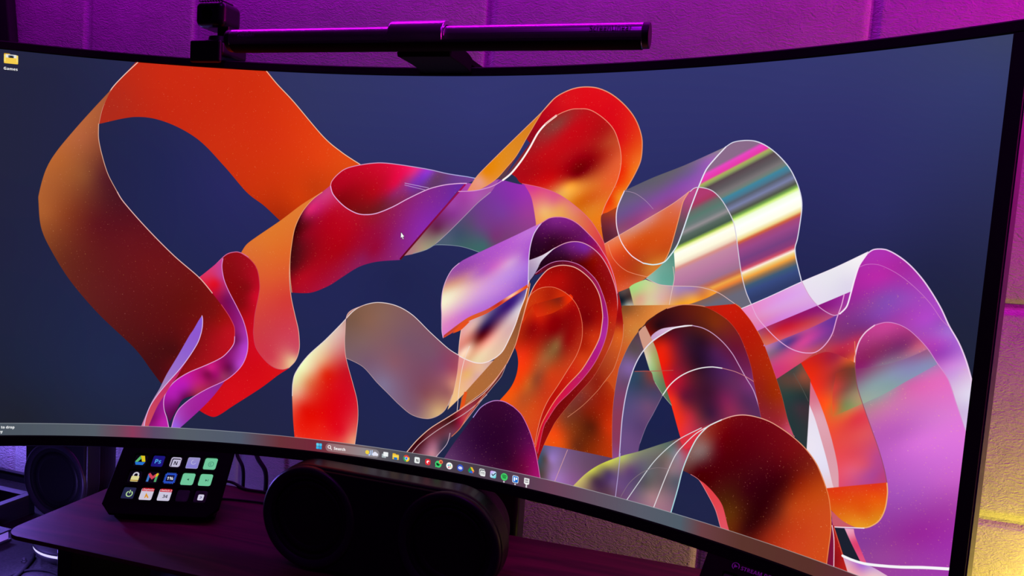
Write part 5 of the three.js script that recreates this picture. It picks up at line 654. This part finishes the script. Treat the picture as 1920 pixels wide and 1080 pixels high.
const keyMat = std({ color: 0x08080a, roughness: 0.25, emissive: 0xffffff, emissiveMap: keyAtlas, emissiveIntensity: 0.8 });
const keyFrame = std({ color: 0x050506, roughness: 0.3 });
function keypad(label, centre, yaw, tilt, pitch, lit, w, h) {
  const t = thing('key_pad', label, 'key pad', [centre[0], shelfY, centre[2]]);
  t.rotation.y = yaw;
  const tiltG = (g) => g.rotateX(tilt).translate(0, centre[1] - shelfY, 0);
  const s = new THREE.Shape(), a = w / 2, b = h / 2, c = 0.011;     // face plate with cut corners
  s.moveTo(-a + c, -b); s.lineTo(a - c, -b); s.lineTo(a, -b + c); s.lineTo(a, b - 0.004); s.lineTo(a - 0.004, b); s.lineTo(-a + 0.004, b); s.lineTo(-a, b - 0.004); s.lineTo(-a, -b + c); s.closePath();
  const holes = [];
  const k = pitch * 0.72, q = 0.0028;
  const keyShape = (sz) => { const p = new THREE.Shape(), e = sz / 2; p.moveTo(-e + q, -e); p.lineTo(e - q, -e); p.quadraticCurveTo(e, -e, e, -e + q); p.lineTo(e, e - q); p.quadraticCurveTo(e, e, e - q, e); p.lineTo(-e + q, e); p.quadraticCurveTo(-e, e, -e, e - q); p.lineTo(-e, -e + q); p.quadraticCurveTo(-e, -e, -e + q, -e); return p; };
  for (let r = 0; r < 3; r++) for (let i = 0; i < 5; i++) { const x = (i - 2) * pitch, y = (1 - r) * pitch; const pts = keyShape(k + 0.0012).getPoints(4).map((p) => p.add(new THREE.Vector2(x, y))); s.holes.push(new THREE.Path(pts.reverse())); holes.push([x, y, i, r]); }
  const face = local(t, 'face_plate', tiltG(new THREE.ExtrudeGeometry(s, { depth: 0.0035, bevelEnabled: true, bevelThickness: 0.0006, bevelSize: 0.0006, bevelOffset: -0.0006, bevelSegments: 1 }).translate(0, 0, -0.0028)), inky);
  local(t, 'housing', tiltG(bx(-a + 0.006, a - 0.006, -b + 0.006, b - 0.006, -0.018, -0.0036, 0.002)), black);
  for (const [x, y, i, r] of holes) {
    const g = new THREE.ExtrudeGeometry(keyShape(k), { depth: 0.0022, bevelEnabled: true, bevelThickness: 0.0005, bevelSize: 0.0005, bevelOffset: -0.0005, bevelSegments: 2 });
    const p = g.attributes.position, uv = g.attributes.uv;
    for (let n = 0; n < p.count; n++) uv.setXY(n, (i + clamp(p.getX(n) / k + 0.5, 0.01, 0.99)) / 5, (2 - r + clamp(p.getY(n) / k + 0.5, 0.01, 0.99)) / 3);
    local(t, 'key', tiltG(g.translate(x, y, -0.0034)), lit ? keyMat : keyFrame);
  }
  // prop behind, resting on the shelf
  const up = centre[1] - shelfY, bs = new THREE.Shape(), cs = Math.cos(tilt), sn = Math.sin(tilt), yy = (u, d) => up + u * cs - d * sn, zz = (u, d) => u * sn + d * cs;
  bs.moveTo(-zz(-b + 0.01, -0.019), yy(-b + 0.01, -0.019)); bs.lineTo(-zz(b * 0.55, -0.019), yy(b * 0.55, -0.019)); bs.lineTo(-zz(b * 0.55, -0.019) + 0.022, 0.0006); bs.lineTo(-zz(-b + 0.01, -0.019) - 0.004, 0.0006); bs.closePath();
  local(t, 'prop_stand', new THREE.ExtrudeGeometry(bs, { depth: w * 0.66, bevelEnabled: false }).rotateY(Math.PI / 2).translate(-w * 0.33, 0, 0), black);
  return { face, tiltG };
}
keypad('black tilted keypad with fifteen keys, most lit with small icons', [-0.320, -0.2616, -0.0172], 0.342, -0.765, 0.0201, true, 0.1285, 0.0905);
{
  const { face, tiltG } = keypad('dark tilted keypad with faint lettering at the bottom right', [0.3306, -0.2641, 0.0117], -0.315, -0.80, 0.0184, false, 0.125, 0.0905);
  const mark = std({ color: 0x8a6fae, roughness: 0.6 });
  const tx = words('STREAM DECK', 0.0036, bold); tx.translate(-0.0297, 0.031, 0.0014);
  local(face, 'lettering', tiltG(tx), mark, 'faint lettering');
  const ring = new THREE.TorusGeometry(0.0031, 0.00045, 6, 36, 4.9).rotateZ(-0.5).translate(-0.0345, 0.033, 0.0015), tri = new THREE.Shape(); tri.moveTo(-0.0014, -0.0018); tri.lineTo(0.002, 0); tri.lineTo(-0.0014, 0.0018); tri.closePath();
  const emblem = mergeGeometries([ring.toNonIndexed(), new THREE.ExtrudeGeometry(tri, { depth: 0.0004, bevelEnabled: false }).translate(-0.0345, 0.033, 0.0012)]);
  local(face, 'emblem', tiltG(emblem), mark, 'round emblem with a triangle');
}

// ------------------------------------------------------------------ small things at the lower left
{
  const t = thing('glow_puck', 'round black puck lamp with a lit slot, under the shelf edge', 'lamp', [-0.506, deskY, -0.09]);
  const lathe = (p) => new THREE.LatheGeometry(p.map(([r, h]) => new THREE.Vector2(r, h)), 64), dark = new THREE.MeshPhysicalMaterial({ color: 0x040405, roughness: 0.8, specularIntensity: 0.3, side: THREE.DoubleSide });
  local(t, 'bowl', lathe([[0.001, 0.0004], [0.046, 0.0004], [0.058, 0.004], [0.067, 0.012], [0.07, 0.0185], [0.068, 0.0185]]), dark);
  local(t, 'light_ring', lathe([[0.0675, 0.018], [0.0688, 0.019], [0.0688, 0.0215], [0.0675, 0.0222]]), std({ color: 0x111111, emissive: new THREE.Color().setRGB(0.62, 0.58, 1.0), emissiveIntensity: 1.1, side: THREE.DoubleSide }), 'pale glowing ring');
  local(t, 'lid', lathe([[0.001, 0.03], [0.06, 0.0295], [0.0695, 0.027], [0.0695, 0.0225], [0.062, 0.0218], [0.001, 0.0216]]), dark);
  const l = new THREE.PointLight(new THREE.Color().setRGB(0.26, 0.16, 1.0), 0.05, 0, 2); l.name = 'puck_light'; l.position.set(-0.016, 0.032, 0.093); l.castShadow = true; l.shadow.radius = 0.4; t.add(l);
}
{
  const t = thing('desk_tray', 'open dark tray with pale rims at the left edge of the desk', 'tray', [-0.7385, deskY, -0.0625]);
  const a = 0.0615, b = 0.0825, h = 0.03, w = 0.012;
  local(t, 'bottom', bx(-a, a, 0.0004, 0.003, -b, b), graphite);
  for (const k of [-1, 1]) { local(t, 'side', bx(k > 0 ? a - w : -a, k > 0 ? a : -a + w, 0.003, h, -b, b, 0.0006), graphite); local(t, 'side', bx(-a + w, a - w, 0.003, h, k > 0 ? b - w : -b, k > 0 ? b : -b + w, 0.0006), graphite); }
}
{
  const t = thing('notebook', 'small closed book with pale pages on the left of the desk', 'book', [-0.6475, deskY, -0.009]);
  const a = 0.0245, b = 0.058, flat = (g) => (g.index ? g.toNonIndexed() : g);
  local(t, 'cover', mergeGeometries([bx(-a, a, 0.0004, 0.0026, -b, b, 0.0008), bx(-a, a, 0.0136, 0.0158, -b, b, 0.0008), bx(-a, -a + 0.003, 0.0026, 0.0136, -b, b)].map(flat)), graphite);
  local(t, 'pages', bx(-a + 0.003, a - 0.003, 0.0026, 0.0136, -b + 0.003, b - 0.003), std({ color: 0xd8d4cc, roughness: 0.9 }), 'pale page block');
}
function cable(name, label, pts, r, mat, group) { const t = thing(name, label, 'cable', pts[0], group); part(t, 'lead', tube(pts, r, 60, 8), mat); return t; }
cable('desk_cable', 'thick dark cable running out from the puck lamp over the desk', [[-0.556, deskY + 0.0034, -0.043], [-0.549, deskY + 0.0033, -0.036], [-0.543, deskY + 0.0033, -0.028], [-0.523, deskY + 0.0033, 0.01], [-0.515, deskY + 0.0033, 0.05]], 0.0027, inky);
cable('desk_cable', 'thin dark cable branching off towards the shelf leg', [[-0.475, deskY + 0.0022, -0.016], [-0.505, deskY + 0.0022, -0.02], [-0.526, deskY + 0.0022, -0.012], [-0.5322, deskY + 0.0022, 0.004], [-0.528, deskY + 0.0022, 0.05]], 0.0016, inky);
{
  const t = thing('cable_clip', 'tiny dark cable clip stuck on the desk by the thick cable', 'clip', [-0.556, deskY, -0.03]);
  local(t, 'pad', new THREE.CylinderGeometry(0.0032, 0.0036, 0.0016, 20).translate(0, 0.0009, 0), rubber); local(t, 'knob', new THREE.SphereGeometry(0.0026, 16, 10).scale(1, 0.8, 1).translate(0, 0.0026, 0), rubber);
}
const pinkWire = std({ color: 0xd06ac8, roughness: 0.5 });
cable('pink_wire', 'short pink wire lying in the dark tray', [[-0.733, deskY + 0.0042, -0.112], [-0.727, deskY + 0.0042, -0.104], [-0.716, deskY + 0.0042, -0.096], [-0.706, deskY + 0.0042, -0.086]], 0.0008, pinkWire);
cable('power_lead', 'black lead hanging in an arc right beside the left keypad', [[-0.376, -0.262, -0.205], [-0.366, -0.292, -0.196], [-0.353, -0.307, -0.192], [-0.350, -0.345, -0.19], [-0.35, deskY + 0.003, -0.185]], 0.0024, rubber);
cable('power_lead', 'black lead dropping from the monitor midway between keypad and speaker', [[-0.345, -0.25, -0.2], [-0.331, -0.288, -0.193], [-0.315, -0.307, -0.191], [-0.312, -0.345, -0.188], [-0.312, deskY + 0.004, -0.185]], 0.003, rubber);
cable('flat_lead', 'thin black lead lying across the shelf behind the left keypad', [[-0.345, shelfY + 0.0022, -0.112], [-0.32, shelfY + 0.0022, -0.122], [-0.286, shelfY + 0.0022, -0.11], [-0.255, shelfY + 0.0022, -0.112], [-0.21, shelfY + 0.0022, -0.1]], 0.0018, rubber);
cable('flat_lead', 'thin black lead lying nearer on the shelf beside the left keypad', [[-0.31, shelfY + 0.0018, -0.064], [-0.286, shelfY + 0.0018, -0.074], [-0.26, shelfY + 0.0018, -0.08], [-0.23, shelfY + 0.0018, -0.083], [-0.19, shelfY + 0.0018, -0.07]], 0.0014, rubber);
{
  const t = thing('sound_panel', 'black tilted panel on the wall at the far left edge', 'panel', [-0.93, 0.34, -0.2325]);
  t.rotation.z = 0.115;
  local(t, 'backing', bx(-0.1, 0.1, -0.1, 0.1, 0.0012, 0.014, 0.002), black); local(t, 'face', bx(-0.112, 0.112, -0.112, 0.112, 0.014, 0.026, 0.004), blackMatt);
}

renderer.render(scene, camera);
